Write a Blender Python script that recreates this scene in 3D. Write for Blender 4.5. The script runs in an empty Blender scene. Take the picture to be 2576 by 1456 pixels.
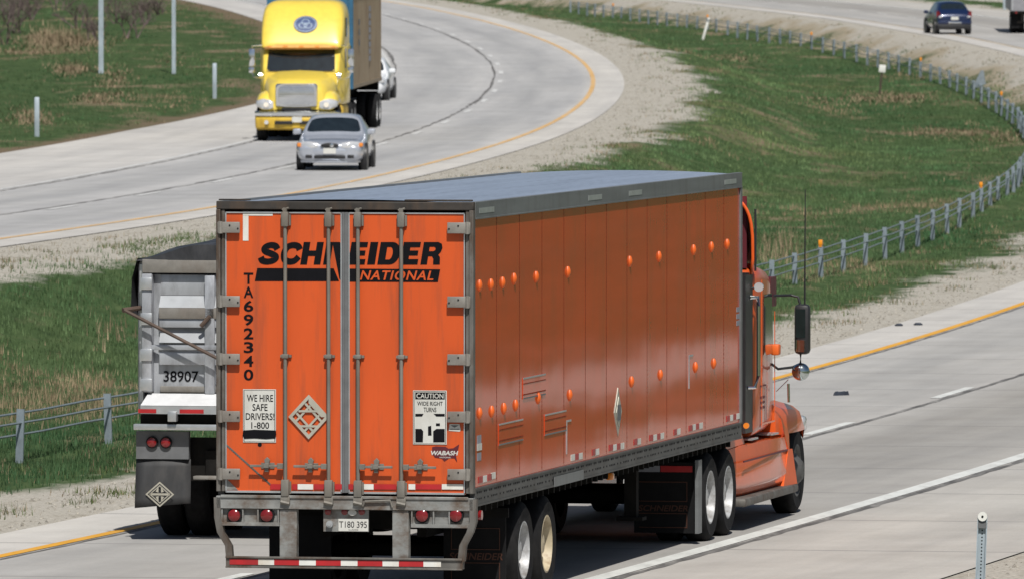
import bpy, bmesh, math, random
import numpy as np
from mathutils import Vector, Matrix, noise as mnoise
random.seed(7); rng = np.random.default_rng(11)
S = bpy.context.scene
C = S.collection
PI = math.pi
# ------------------------------------------------------------------ camera, sky, sun, exposure
HC = 6.6; HZ = -80.0; F = 25400.0           # camera height; photo horizon row and focal length in a 2576 px wide frame
cam = bpy.data.cameras.new('camera'); co = bpy.data.objects.new('camera', cam); C.objects.link(co); S.camera = co
co.location = (0, 0, HC); co.rotation_euler = (PI/2 - math.atan((728 - HZ)/F), 0, 0)
cam.sensor_width = 36; cam.lens = 36*F/2576; cam.clip_start = 1; cam.clip_end = 6000
cam.dof.use_dof = True; cam.dof.focus_distance = 108; cam.dof.aperture_fstop = 10
SUN_EL = math.radians(54); SUN_AZ = math.radians(8)   # sun high behind the camera, a touch to the right
sd = Vector((math.sin(SUN_AZ)*math.cos(SUN_EL), -math.cos(SUN_AZ)*math.cos(SUN_EL), math.sin(SUN_EL)))
sun = bpy.data.lights.new('sun', 'SUN'); sun.energy = 4.5; sun.angle = math.radians(.53); sun.color = (1, .965, .91)
so = bpy.data.objects.new('sun', sun); C.objects.link(so); so.rotation_euler = sd.to_track_quat('Z', 'Y').to_euler()
W = bpy.data.worlds.new('World'); S.world = W; W.use_nodes = True
nt = W.node_tree; bg = nt.nodes['Background']; sky = nt.nodes.new('ShaderNodeTexSky')
sky.sky_type = 'NISHITA'; sky.sun_disc = False; sky.sun_elevation = SUN_EL; sky.sun_rotation = PI - SUN_AZ
sky.air_density = 1.0; sky.dust_density = 1.5; sky.ozone_density = 1.0
nt.links.new(sky.outputs[0], bg.inputs[0]); bg.inputs[1].default_value = .05
S.view_settings.view_transform = 'Standard'; S.view_settings.look = 'None'; S.view_settings.exposure = 0.0; S.view_settings.gamma = 1
S.cycles.max_bounces = 6; S.cycles.diffuse_bounces = 1; S.cycles.use_denoising = True

# ------------------------------------------------------------------ materials
MATS = {}
def nodes_of(m):
    m.use_nodes = True
    return m.node_tree, m.node_tree.nodes['Principled BSDF']
def mapping(t, coord='Object', scale=(1, 1, 1)):
    tc = t.nodes.new('ShaderNodeTexCoord'); mp = t.nodes.new('ShaderNodeMapping'); mp.inputs['Scale'].default_value = scale
    t.links.new(tc.outputs[coord], mp.inputs[0]); return mp.outputs[0]
def tex_noise(t, vec, scale, detail=4, rough=.55):
    n = t.nodes.new('ShaderNodeTexNoise'); n.inputs['Scale'].default_value = scale
    n.inputs['Detail'].default_value = detail; n.inputs['Roughness'].default_value = rough
    t.links.new(vec, n.inputs['Vector']); return n.outputs[0]
def ramp(t, fac, stops):
    r = t.nodes.new('ShaderNodeValToRGB'); e = r.color_ramp.elements
    while len(e) < len(stops): e.new(.5)
    for i, (p, c) in enumerate(stops):
        e[i].position = p; e[i].color = (*c, 1) if len(c) == 3 else c
    t.links.new(fac, r.inputs[0]); return r.outputs[0]
def math_n(t, op, a, b=None, clamp=False):
    n = t.nodes.new('ShaderNodeMath'); n.operation = op; n.use_clamp = clamp
    for i, v in enumerate((a, b)):
        if v is None: continue
        if isinstance(v, (int, float)): n.inputs[i].default_value = v
        else: t.links.new(v, n.inputs[i])
    return n.outputs[0]
def map_range(t, v, a, b, c=0., d=1.):
    n = t.nodes.new('ShaderNodeMapRange'); n.inputs[1].default_value = a; n.inputs[2].default_value = b
    n.inputs[3].default_value = c; n.inputs[4].default_value = d; t.links.new(v, n.inputs[0]); return n.outputs[0]
def mix(t, fac, a, b, mode='MIX'):
    n = t.nodes.new('ShaderNodeMix'); n.data_type = 'RGBA'; n.blend_type = mode
    if isinstance(fac, (int, float)): n.inputs[0].default_value = fac
    else: t.links.new(fac, n.inputs[0])
    for k, v in ((6, a), (7, b)):
        if isinstance(v, tuple): n.inputs[k].default_value = (*v, 1)
        else: t.links.new(v, n.inputs[k])
    return n.outputs[2]
def bump(t, p, h, strength, dist=.02):
    b = t.nodes.new('ShaderNodeBump'); b.inputs['Strength'].default_value = strength; b.inputs['Distance'].default_value = dist
    t.links.new(h, b.inputs['Height']); t.links.new(b.outputs[0], p.inputs['Normal'])
def M(name, col, rough=.55, metal=0., var=.18, scale=(6, 6, 6), coat=0., dirt=None, dirt_amt=0., dirt_scale=(3, 3, 1.2), bmp=0., bscale=20., spec=.5, bdist=.02, dr=(.48, .75)):
    m = bpy.data.materials.new(name); t, p = nodes_of(m)
    v = mapping(t, 'Object', scale)
    n = tex_noise(t, v, 1.0)
    lo = tuple(max(0, c*(1-var)) for c in col); hi = tuple(min(1, c*(1+var)) for c in col)
    c = ramp(t, n, [(.3, lo), (.7, hi)])
    if dirt:
        d = tex_noise(t, mapping(t, 'Object', dirt_scale), 1.0, 6, .65)
        c = mix(t, math_n(t, 'MULTIPLY', map_range(t, d, *dr), dirt_amt), c, dirt)
    t.links.new(c, p.inputs['Base Color'])
    p.inputs['Roughness'].default_value = rough; p.inputs['Metallic'].default_value = metal
    p.inputs['Coat Weight'].default_value = coat; p.inputs['Coat Roughness'].default_value = .06
    p.inputs['Specular IOR Level'].default_value = spec
    if bmp: bump(t, p, tex_noise(t, mapping(t), bscale, 1 if bscale < 2 else 4), bmp, bdist)
    MATS[name] = m; return m
ORANGE = (.61, .086, .012)
M('orange_door', ORANGE, .5, var=.07, scale=(2, 2, .6), dirt=(.24, .062, .028), dirt_amt=.7, dirt_scale=(6, 6, .55))
M('orange_side', (.60, .062, .016), .07, var=.10, scale=(.3, .3, 3), dirt=(.34, .075, .03), dirt_amt=.5, dirt_scale=(1.5, 1.5, .35), bmp=.55, bscale=.9, bdist=.006, spec=.6)
M('orange_paint', (.74, .11, .018), .35, var=.06, coat=.7)
M('orange_cab_shaded', (.52, .085, .018), .3, var=.06, coat=.6)  # orange paint darkened, the cab side's shade put into the colour
M('orange_clip', (.74, .13, .018), .45, var=.05)
M('rivet_dull', (.22, .032, .012), .8, var=.3, spec=.1)
M('frame_steel', (.15, .143, .13), .6, .3, var=.25, scale=(5, 5, 3), dirt=(.07, .038, .02), dirt_amt=.85, dirt_scale=(5, 5, 2), dr=(.44, .66))
M('sill_steel', (.25, .255, .245), .6, .2, var=.25, scale=(5, 5, 8), dirt=(.10, .055, .028), dirt_amt=.9, dirt_scale=(3.5, 5, 5), dr=(.44, .66))
M('lock_steel', (.19, .178, .155), .65, .2, var=.2, scale=(9, 9, 2), dirt=(.12, .08, .05), dirt_amt=.6)
M('hinge_steel', (.27, .255, .23), .5, .3, var=.15, scale=(9, 9, 9), dirt=(.14, .09, .06), dirt_amt=.5)
M('seal_grey', (.13, .135, .14), .6, var=.15)
M('header_dark', (.035, .03, .026), .7, var=.4, scale=(4, 4, 9), dirt=(.10, .06, .035), dirt_amt=.8)
M('rail_grey', (.19, .20, .205), .5, .35, var=.15, scale=(1, .4, 6), dirt=(.10, .09, .08), dirt_amt=.5)
M('bottom_rail', (.10, .10, .098), .55, .3, var=.25, scale=(1, 1.5, 8), dirt=(.05, .04, .035), dirt_amt=.7)
M('roof_skin', (.50, .57, .70), .30, .55, var=.10, scale=(5, .25, 5), dirt=(.30, .34, .42), dirt_amt=.6, dirt_scale=(9, .35, 3), bmp=.06, bscale=2.5)  # aluminium roof; the sky's blue reflection is put into the colour
M('rubber', (.011, .011, .012), .85, spec=.2, var=.35, scale=(14, 14, 14), dirt=(.035, .033, .03), dirt_amt=.5)
M('flap', (.035, .036, .038), .65, var=.3, scale=(5, 5, 2), dirt=(.085, .08, .075), dirt_amt=.6)
M('black_flap', (.007, .007, .008), .7, spec=.2, var=.3, dirt=(.016, .015, .014), dirt_amt=.5)
M('chassis', (.010, .0095, .009), .85, spec=.15, var=.4, dirt=(.022, .018, .014), dirt_amt=.6)
M('rim_white', (.46, .47, .48), .4, .1, var=.15, dirt=(.17, .15, .13), dirt_amt=.85, dirt_scale=(8, 8, 8), dr=(.42, .7))
M('rim_cream', (.52, .44, .30), .5, .0, var=.15, dirt=(.22, .13, .06), dirt_amt=.9, dirt_scale=(9, 9, 9))
M('chrome', (.8, .82, .84), .12, 1., var=.04)
M('dull_metal', (.55, .57, .58), .4, .7, var=.12)
M('black_ink', (.006, .006, .008), .6, var=.2, spec=.12)
M('sign_white', (.60, .60, .56), .5, var=.06, dirt=(.36, .33, .28), dirt_amt=.6)
M('tape_white', (.72, .72, .68), .4, var=.08, dirt=(.45, .34, .2), dirt_amt=.6)
M('tape_red', (.42, .018, .022), .4, var=.15, dirt=(.2, .03, .03), dirt_amt=.5)
M('lens_red', (.20, .010, .012), .18, var=.2, coat=.6)
M('lens_amber', (.75, .24, .03), .25, var=.1, coat=.5)
M('lens_clear', (.72, .73, .74), .12, .4, var=.1, coat=1.)
M('placard', (.45, .43, .36), .5, .2, var=.1, dirt=(.25, .22, .16), dirt_amt=.5)
M('maroon', (.10, .012, .02), .5, var=.1)
M('dull_orange', (.06, .017, .006), .6, var=.2)
M('sign_blue_grey', (.25, .26, .30), .5, var=.1)
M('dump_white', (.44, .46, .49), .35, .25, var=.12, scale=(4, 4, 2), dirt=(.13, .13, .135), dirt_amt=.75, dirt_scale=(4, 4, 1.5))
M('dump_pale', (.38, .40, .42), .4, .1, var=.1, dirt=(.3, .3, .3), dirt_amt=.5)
M('dump_sunlit', (.66, .67, .68), .4, .0, var=.06, dirt=(.45, .45, .45), dirt_amt=.5)  # tipper white lightened; the apron's sunlight is put into the colour
M('tarp', (.022, .023, .026), .5, var=.4, scale=(5, 5, 3), dirt=(.085, .085, .09), dirt_amt=.7, bmp=.3, bscale=6)
M('rusty', (.09, .06, .045), .7, var=.3)
M('yellow_paint', (.80, .60, .085), .34, var=.05, coat=.6)
M('yellow_dirty', (.68, .45, .05), .45, var=.1, dirt=(.35, .18, .04), dirt_amt=.7)
M('glass_dark', (.012, .018, .022), .07, var=.3, coat=1.)
M('container_tan', (.30, .235, .155), .6, var=.12, scale=(2, 2, .7), dirt=(.17, .10, .055), dirt_amt=.8, dirt_scale=(3, 3, .7))
M('container_blue', (.035, .14, .25), .5, var=.15, dirt=(.05, .09, .12), dirt_amt=.5)
M('logo_blue', (.028, .06, .17), .4, var=.1)
M('logo_pale', (.26, .34, .46), .4, var=.1)
M('silver_paint', (.50, .53, .59), .28, .45, var=.05, coat=1.)  # kept bright and slightly blue; sun and sky reflection put into the silver
M('white_paint', (.80, .82, .84), .3, .0, var=.04, coat=.8)
M('navy_paint', (.007, .018, .065), .25, .2, var=.1, coat=1.)
M('plate', (.62, .62, .58), .5, var=.08, dirt=(.4, .36, .3), dirt_amt=.5)
M('plastic_black', (.02, .02, .022), .45, var=.2)
M('mirror_dark', (.012, .02, .02), .15, 0., var=.2, spec=.3)  # the mirror's dark green reflection is put into a plain dark colour
M('mirror_glass', (.55, .62, .62), .04, 1., var=.02)
M('galvanised', (.27, .32, .36), .5, .4, var=.2, scale=(9, 9, 5), dirt=(.18, .2, .21), dirt_amt=.6)
M('galvanised_pale', (.42, .49, .54), .5, .3, var=.15, scale=(9, 9, 3))
M('cable', (.28, .33, .35), .5, .5, var=.15)
M('reflector_amber', (.85, .30, .02), .35, var=.1)
M('white_plastic', (.74, .74, .70), .5, var=.06)
M('wood_brown', (.06, .04, .03), .8, var=.3)
M('grey_trailer', (.29, .29, .31), .5, .2, var=.12, dirt=(.2, .19, .19), dirt_amt=.5)
M('twig', (.135, .10, .095), .9, var=.35)
M('debris', (.028, .035, .05), .7, var=.3)
M('paint_white', (.66, .67, .64), .6, var=.1, scale=(3, 1, 3), dirt=(.42, .41, .39), dirt_amt=.6, dirt_scale=(5, 1, 5))
M('paint_yellow', (.72, .36, .03), .6, var=.1, scale=(3, 1, 3), dirt=(.52, .36, .16), dirt_amt=.4, dirt_scale=(5, 1, 5))
M('paint_yellow_faded', (.66, .41, .16), .6, var=.1, scale=(3, .4, 3), dirt=(.55, .45, .33), dirt_amt=.9, dirt_scale=(4, .25, 4))
M('paint_white_worn', (.60, .60, .585), .6, var=.08, scale=(3, .4, 3), dirt=(.46, .455, .44), dirt_amt=.9, dirt_scale=(4, .3, 4))
M('paint_yellow_worn', (.58, .47, .32), .6, var=.1, scale=(3, .4, 3), dirt=(.52, .48, .42), dirt_amt=.9, dirt_scale=(4, .25, 4))
M('joint_tar', (.13, .125, .12), .8, var=.4, scale=(3, .8, 3), dirt=(.34, .33, .31), dirt_amt=.8, dirt_scale=(3, .35, 3))

# ------------------------------------------------------------------ mesh helpers
class MB:
    """collects shapes and links them as ONE mesh object"""
    def __init__(s): s.v = []; s.f = []; s.m = []; s.cur = 0
    def add(s, verts, faces):
        o = len(s.v); s.v += [tuple(p) for p in verts]; s.f += [tuple(i+o for i in f) for f in faces]; s.m += [s.cur]*len(faces); return s
    def box(s, x0, x1, y0, y1, z0, z1):
        x0, x1 = sorted((x0, x1)); y0, y1 = sorted((y0, y1)); z0, z1 = sorted((z0, z1))
        v = [(x, y, z) for z in (z0, z1) for x, y in ((x0, y0), (x1, y0), (x1, y1), (x0, y1))]
        return s.add(v, [(3, 2, 1, 0), (4, 5, 6, 7), (0, 1, 5, 4), (1, 2, 6, 5), (2, 3, 7, 6), (3, 0, 4, 7)])
    def rbox(s, x0, x1, y0, y1, z0, z1, r):
        bm = bmesh.new(); bmesh.ops.create_cube(bm, size=1)
        for q in bm.verts: q.co = Vector(((x0+x1)/2+q.co.x*abs(x1-x0), (y0+y1)/2+q.co.y*abs(y1-y0), (z0+z1)/2+q.co.z*abs(z1-z0)))
        bmesh.ops.bevel(bm, geom=bm.edges[:], offset=r, segments=2, affect='EDGES', profile=.5)
        return s.bm(bm)
    def bm(s, bm, free=True):
        bm.verts.index_update(); s.add([q.co for q in bm.verts], [[q.index for q in f.verts] for f in bm.faces])
        if free: bm.free()
        return s
    def tube(s, pts, r, n=8, cap=True):
        pts = [Vector(p) for p in pts]; rs = r if isinstance(r, (list, tuple)) else [r]*len(pts); rings = []
        for i, p in enumerate(pts):
            d = (pts[min(i+1, len(pts)-1)]-pts[max(i-1, 0)]).normalized()
            a = d.cross(Vector((0, 0, 1)) if abs(d.z) < .95 else Vector((1, 0, 0))).normalized(); b = d.cross(a)
            rings.append([p+rs[i]*(math.cos(2*PI*k/n)*a+math.sin(2*PI*k/n)*b) for k in range(n)])
        return s.loft(rings, True, cap)
    def loft(s, rings, closed=True, cap=True):
        n = len(rings[0]); v = [q for r in rings for q in r]; f = []
        for i in range(len(rings)-1):
            for k in range(n if closed else n-1):
                a, b = i*n+k, i*n+(k+1) % n; f.append((a, b, b+n, a+n))
        if cap: f.append(tuple(range(n-1, -1, -1))); f.append(tuple((len(rings)-1)*n+k for k in range(n)))
        return s.add(v, f)
    def lathe_x(s, cx, cy, cz, prof, n=32, cap=True):
        """profile of (x offset, radius) turned about the x axis"""
        return s.loft([[(cx+dx, cy+r*math.cos(2*PI*k/n), cz+r*math.sin(2*PI*k/n)) for k in range(n)] for dx, r in prof], True, cap)
    def disc_y(s, cx, cy, cz, r, t, n=20, rz=None, dome=0.):
        """flat round plate facing -y"""
        rz = rz or r
        ring = lambda y, q: [(cx+q*r*math.cos(2*PI*k/n), y, cz+q*rz*math.sin(2*PI*k/n)) for k in range(n)]
        rr = [ring(cy+t, 1), ring(cy, 1)]
        if dome: rr += [ring(cy-dome*.7, .7), ring(cy-dome, .25)]
        return s.loft(rr)
    def poly_y(s, pts, y0, y1):
        """an outline in x,z extruded between y0 (front, towards -y) and y1"""
        n = len(pts); v = [(x, y0, z) for x, z in pts]+[(x, y1, z) for x, z in pts]
        return s.add(v, [tuple(range(n)), tuple(range(2*n-1, n-1, -1))]+[(i, i+n, (i+1) % n+n, (i+1) % n) for i in range(n)])
    def poly_x(s, pts, x0, x1):
        n = len(pts); v = [(x0, y, z) for y, z in pts]+[(x1, y, z) for y, z in pts]
        return s.add(v, [tuple(range(n)), tuple(range(2*n-1, n-1, -1))]+[(i, i+n, (i+1) % n+n, (i+1) % n) for i in range(n)])
    def build(s, name, mat, parent=None, off=(0, 0, 0), smooth=35, bevel=0., kind=None):
        me = bpy.data.meshes.new(name); o3 = Vector(off)
        me.from_pydata([Vector(p)-o3 for p in s.v], [], s.f)
        if max(s.m): me.polygons.foreach_set('material_index', s.m)
        me.validate()
        bm = bmesh.new(); bm.from_mesh(me); bmesh.ops.recalc_face_normals(bm, faces=bm.faces[:]); bm.to_mesh(me); bm.free()
        for q in (mat if isinstance(mat, (list, tuple)) else [mat]): me.materials.append(MATS[q])
        if smooth: me.shade_smooth(); me.set_sharp_from_angle(angle=math.radians(smooth))
        o = bpy.data.objects.new(name, me); C.objects.link(o)
        if parent: o.parent = parent
        if bevel:
            b = o.modifiers.new('bevel', 'BEVEL'); b.width = bevel; b.segments = 2; b.limit_method = 'ANGLE'
        if kind: o['kind'] = kind
        return o
def thing(name, label, cat, loc=(0, 0, 0), rot=(0, 0, 0), group=None):
    o = bpy.data.objects.new(name, None); C.objects.link(o); o.location = loc; o.rotation_euler = rot
    o['label'] = label; o['category'] = cat; o.empty_display_size = .3
    if group: o['group'] = group
    return o
def tag(o, label, cat, group=None):
    o['label'] = label; o['category'] = cat
    if group: o['group'] = group
    return o
def dup(root, loc, rotz=None, label=None, group=None):
    r = root.copy(); C.objects.link(r); r.location = loc
    if rotz is not None: r.rotation_euler = (0, 0, rotz)
    if label: r['label'] = label
    if group: r['group'] = group
    for ch in list(root.children):
        c = ch.copy(); C.objects.link(c); c.parent = r
        for g in ch.children:
            d = g.copy(); C.objects.link(d); d.parent = c
    return r
def text_mesh(txt, bold=0., shear=0., spacing=1.):
    cu = bpy.data.curves.new('t', 'FONT'); cu.body = txt; cu.offset = bold; cu.shear = shear; cu.space_character = spacing; cu.resolution_u = 4
    ob = bpy.data.objects.new('t', cu); C.objects.link(ob)
    dg = bpy.context.evaluated_depsgraph_get(); me = ob.evaluated_get(dg).to_mesh()
    v = np.array([q.co[:2] for q in me.vertices]); f = [tuple(p.vertices) for p in me.polygons]
    ob.evaluated_get(dg).to_mesh_clear(); bpy.data.objects.remove(ob); bpy.data.curves.remove(cu)
    v -= v.min(0); v /= v.max(0); return v, f
def text_on(mb, txt, x0, x1, z0, z1, y, bold=0., shear=0., spacing=1.):
    """lettering facing -y, filling the box x0..x1, z0..z1"""
    v, f = text_mesh(txt, bold, shear, spacing)
    mb.add([(x0+(x1-x0)*a, y, z0+(z1-z0)*b) for a, b in v], f); return mb

# ------------------------------------------------------------------ the lie of the land: u = metres right of the oncoming road's yellow line, Y = metres from the camera
Yg = np.concatenate([np.arange(-120, 320, 2.5), np.arange(320, 760, 5), np.arange(760, 2600, 40.)])
_g = np.arange(-300, 3000, 1.)
_b = HC-np.interp(_g, [0, 200, 230, 250, 300, 350, 400, 450, 500, 600, 700, 900, 1500], [6.6, 6.6, 6.58, 6.5, 6.12, 5.42, 4.62, 3.85, 3.25, 2.45, 2.05, 1.6, 1.2])
_b = np.convolve(np.pad(_b, 20, mode='edge'), np.ones(41)/41, 'valid')
_zg = np.interp(Yg, _g, _b)
_h = np.interp(_g, [-50, 100, 120, 150, 180, 210, 240, 270, 300, 330, 360, 390, 420, 450, 480, 520, 600, 1500],
               [.24, .236, .222, .19, .16, .136, .114, .092, .066, .037, .0056, -.026, -.052, -.07, -.078, -.086, -.092, -.1])
_h = np.convolve(np.pad(_h, 8, mode='edge'), np.ones(17)/17, 'valid')
_r = np.concatenate([[0], np.cumsum((_h[1:]+_h[:-1])/2)]); _r += 2.86-np.interp(356, _g, _r)
_rg = np.interp(Yg, _g, _r)
def zb(Y): return np.interp(Y, Yg, _zg)
def ref(Y): return np.interp(Y, Yg, _rg)
def head(Y): return float(np.interp(Y, _g, _h))
def profile(u, Y):
    return 1.25*np.interp(u, [3.6, 5, 7.5, 9.5], [1, .86, .18, 0]) + .84*np.clip((Y-230)/170, 0, 1)*np.interp(u, [15.6, 17.5], [0, 1]) - np.interp(u, [60, 120], [0, 2.])
def zf(u, Y): return zb(Y)+profile(u, Y)
def at(u, Y, dz=0.): return Vector((float(u+ref(Y)), Y, float(zf(u, Y))+dz))
def ground_at(x, y):
    """where the sight line of photo pixel (x, y) meets the ground"""
    Y = np.arange(92, 900, .2); X = (x-1288)/F*Y; h = HC-(y-HZ)/F*Y
    d = h-zf(X-ref(Y), Y); i = int(np.argmax(d < 0)) or len(Y)-1
    return float(X[i]), float(Y[i]), float(zf(X[i]-ref(Y[i]), Y[i]))
def slope(Y): return float((zb(Y+6)-zb(Y-6))/12)

# ------------------------------------------------------------------ ground and roads
def uv_grid(name, cols, rows, dz, mat, kind='structure', bumpy=0.):
    """sheet over columns (functions of Y or numbers) and rows Y; UV carries (u, Y)/100"""
    nc, nr = len(cols), len(rows); U = np.array([[c(Y) if callable(c) else c for c in cols] for Y in rows]); R = np.repeat(np.array(rows)[:, None], nc, 1)
    X = U+ref(R); Z = zf(U, R)+dz
    if bumpy:
        for i in range(nr):
            for j in range(nc):
                u = U[i, j]
                if u < -15 or 4.5 < u < 15.5 or u > 36:
                    Z[i, j] += bumpy*(mnoise.noise(Vector((X[i, j]*.12, R[i, j]*.05, 3.1)))+.5*mnoise.noise(Vector((X[i, j]*.4, R[i, j]*.15, 1.7))))
    v = np.stack([X, R, Z], -1).reshape(-1, 3)
    idx = np.arange(nr*nc).reshape(nr, nc)
    f = np.stack([idx[:-1, :-1], idx[:-1, 1:], idx[1:, 1:], idx[1:, :-1]], -1).reshape(-1, 4)
    me = bpy.data.meshes.new(name); me.from_pydata(v.tolist(), [], f.tolist())
    uvl = me.uv_layers.new(name='UVMap'); uvv = np.stack([U, R], -1).reshape(-1, 2)/100
    uvl.data.foreach_set('uv', uvv[f.reshape(-1)].reshape(-1)); me.materials.append(MATS[mat]); me.shade_smooth()
    o = bpy.data.objects.new(name, me); C.objects.link(o)
    if kind: o['kind'] = kind
    return o
def uv_u(t):
    n = t.nodes.new('ShaderNodeUVMap'); s = t.nodes.new('ShaderNodeSeparateXYZ'); t.links.new(n.outputs[0], s.inputs[0])
    return math_n(t, 'MULTIPLY', s.outputs[0], 100.), math_n(t, 'MULTIPLY', s.outputs[1], 100.), n.outputs[0]
def band(t, u, a0, a1, b0, b1):
    return math_n(t, 'MULTIPLY', map_range(t, u, a0, a1), map_range(t, u, b0, b1, 1, 0))
def ground_material():
    m = bpy.data.materials.new('ground'); t, p = nodes_of(m); MATS['ground'] = m
    u, Y, uv = uv_u(t); geo = t.nodes.new('ShaderNodeNewGeometry').outputs['Position']
    mp = t.nodes.new('ShaderNodeMapping'); t.links.new(geo, mp.inputs[0]); mp.inputs['Scale'].default_value = (1, .35, 1); g2 = mp.outputs[0]
    n1 = tex_noise(t, g2, .35, 5); n2 = tex_noise(t, g2, 2.2, 5, .65); n3 = tex_noise(t, geo, 14., 4, .7)
    green = ramp(t, n2, [(.25, (.028, .048, .018)), (.5, (.052, .085, .032)), (.75, (.085, .12, .05))])
    tan = ramp(t, n3, [(.3, (.13, .10, .062)), (.7, (.27, .215, .14))])
    col = mix(t, map_range(t, n1, .55, .68), green, tan)
    gravel = ramp(t, n3, [(.25, (.22, .20, .17)), (.5, (.40, .375, .325)), (.75, (.56, .53, .47))])
    gravel = mix(t, map_range(t, n2, .52, .75, 0, .6), gravel, (.22, .19, .14))
    uu = math_n(t, 'ADD', u, math_n(t, 'MULTIPLY', math_n(t, 'SUBTRACT', n1, .5), 5.)); uu = math_n(t, 'ADD', uu, math_n(t, 'MULTIPLY', math_n(t, 'SUBTRACT', n2, .5), 1.6))
    a = band(t, math_n(t, 'SUBTRACT', uu, map_range(t, Y, 165, 265, .9, 0.)), -6, -5.5, 3.4, 4.1)
    b = band(t, uu, 16.5, 17.2, 32, 33)
    c = band(t, uu, 24, 25, 33.0, 33.8)
    far = math_n(t, 'MULTIPLY', band(t, uu, 15.5, 16.3, 22, 23), map_range(t, Y, 330, 390))
    col = mix(t, math_n(t, 'MULTIPLY', far, .85), col, ramp(t, n3, [(.3, (.26, .21, .15)), (.7, (.46, .40, .31))]))
    d_ = band(t, uu, 36.4, 36.9, 38.7, 39.2)  # unseen gravel track, added for the pale band it reflects in the trailer side
    for k in (a, b, c, d_): col = mix(t, k, col, gravel)
    edge = math_n(t, 'SUBTRACT', uu, map_range(t, Y, 276, 332, -12.6, -10.5))      # metres from the pavement's left edge
    dirt = band(t, edge, -1.7, -.6, 2, 3)
    col = mix(t, dirt, col, ramp(t, n3, [(.3, (.10, .072, .045)), (.7, (.21, .165, .11))]))
    t.links.new(col, p.inputs['Base Color']); p.inputs['Roughness'].default_value = .95; p.inputs['Specular IOR Level'].default_value = .1
    bump(t, p, n3, .5, .04)
ground_material()
def concrete_material(name, stops, lo, hi):
    """weathered concrete; stops give its colour across the road width"""
    m = bpy.data.materials.new(name); t, p = nodes_of(m); MATS[name] = m
    u, Y, uv = uv_u(t); pos = map_range(t, u, lo, hi)
    c = ramp(t, pos, [((a-lo)/(hi-lo), col) for a, col in stops])
    mp = t.nodes.new('ShaderNodeMapping'); t.links.new(uv, mp.inputs[0]); mp.inputs['Scale'].default_value = (100, 6, 1)
    streak = tex_noise(t, mp.outputs[0], .9, 5, .6)
    c = mix(t, 1., c, ramp(t, streak, [(.3, (.82, .82, .83)), (.7, (1.07, 1.06, 1.05))]), 'MULTIPLY')
    mp2 = t.nodes.new('ShaderNodeMapping'); t.links.new(uv, mp2.inputs[0]); mp2.inputs['Scale'].default_value = (100, 100, 1)
    blot = tex_noise(t, mp2.outputs[0], .55, 6, .7); fine = tex_noise(t, mp2.outputs[0], 22., 3, .7)
    c = mix(t, 1., c, ramp(t, blot, [(.3, (.88, .87, .86)), (.7, (1.06, 1.06, 1.06))]), 'MULTIPLY')
    c = mix(t, 1., c, ramp(t, fine, [(.3, (.93, .93, .93)), (.7, (1.05, 1.05, 1.05))]), 'MULTIPLY')
    # sawn joints across the slab, each a little crooked
    wob = math_n(t, 'ADD', Y, math_n(t, 'MULTIPLY', blot, .12))
    wob = math_n(t, 'ADD', wob, math_n(t, 'MULTIPLY', u, .16))
    fr = math_n(t, 'ABSOLUTE', math_n(t, 'SUBTRACT', math_n(t, 'FRACT', math_n(t, 'DIVIDE', wob, 6.1)), .5))
    c = mix(t, map_range(t, fr, .005, .013, .7, 0.), c, (.20, .195, .19))
    t.links.new(c, p.inputs['Base Color']); p.inputs['Roughness'].default_value = .85; p.inputs['Specular IOR Level'].default_value = .25
    bump(t, p, fine, .25, .01)
SH = (.545, .53, .50); LT = (.45, .45, .447); DK = (.38, .382, .382)
concrete_material('concrete_near', [(18.9, SH), (20.1, SH), (20.5, (.43, .425, .41)), (22., (.40, .395, .38)), (23.9, (.44, .43, .41)), (25., (.325, .315, .295)), (26.2, (.345, .335, .315)), (27.5, (.38, .37, .35)), (28.1, (.47, .455, .425)), (31.5, (.48, .465, .43))], 18, 32)
concrete_material('concrete_far', [(-13, SH), (-7.6, (.52, .51, .49)), (-7., LT), (-5.5, DK), (-3.9, LT), (-3.3, LT), (-1.9, DK), (-.4, LT), (.1, (.54, .525, .49)), (1.1, SH)], -13.5, 1.5)
cols = [-400, -250, -160, -110, -80, -60, -45, -36, -30, -26, -23, -20, -17.5, -15.5, -13, -8, -3.6, 0, 1.1, 3.6, 5, 6.2, 7.5, 8.5, 9.5, 11, 12.5, 14, 15, 15.6, 16.5, 17.5, 18.9, 22, 26, 31.5, 33, 36, 40, 46, 55, 60, 80, 120, 180, 280, 420]
uv_grid('ground', cols, Yg, 0, 'ground', bumpy=.14)
rows = [y for y in Yg if 60 <= y <= 1400]
uL = lambda Y: float(np.interp(Y, [240, 276, 300, 330, 457, 700], [-13.2, -12.7, -12.1, -10.6, -10.2, -10.4]))
uv_grid('road_oncoming', [uL, -7.3, -3.6, 0, 1.1], rows, .015, 'concrete_far')
uv_grid('road_outbound', [18.95, 20.2, 23.9, 27.8, 31.5], rows, .015, 'concrete_near')
def strip(name, u0, w, dz, mat, Ya=70, Yb=1200, wob=0., dash=None):
    mb = MB()
    def seg(a, b):
        ys = [a]+[y for y in Yg if a < y < b]+[b]
        if wob: ys = sorted(set(ys+list(np.arange(a, min(b, 330), .5))))
        v = []
        for y in ys:
            e = wob*mnoise.noise(Vector((u0, y*.9, 0))); e2 = wob*mnoise.noise(Vector((u0+5, y*1.3, 4)))
            v += [at(u0-w/2+e, y, dz), at(u0+w/2+e2, y, dz)]
        mb.add(v, [(2*i, 2*i+1, 2*i+3, 2*i+2) for i in range(len(ys)-1)])
    if dash:
        y = Ya
        while y < Yb: seg(y, y+dash[0]); y += dash[1]
    else: seg(Ya, Yb)
    return mb.build(name, mat, kind='structure', smooth=0)
strip('road_yellow_line', 20.2, .17, .022, 'paint_yellow', Yb=320)
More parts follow.
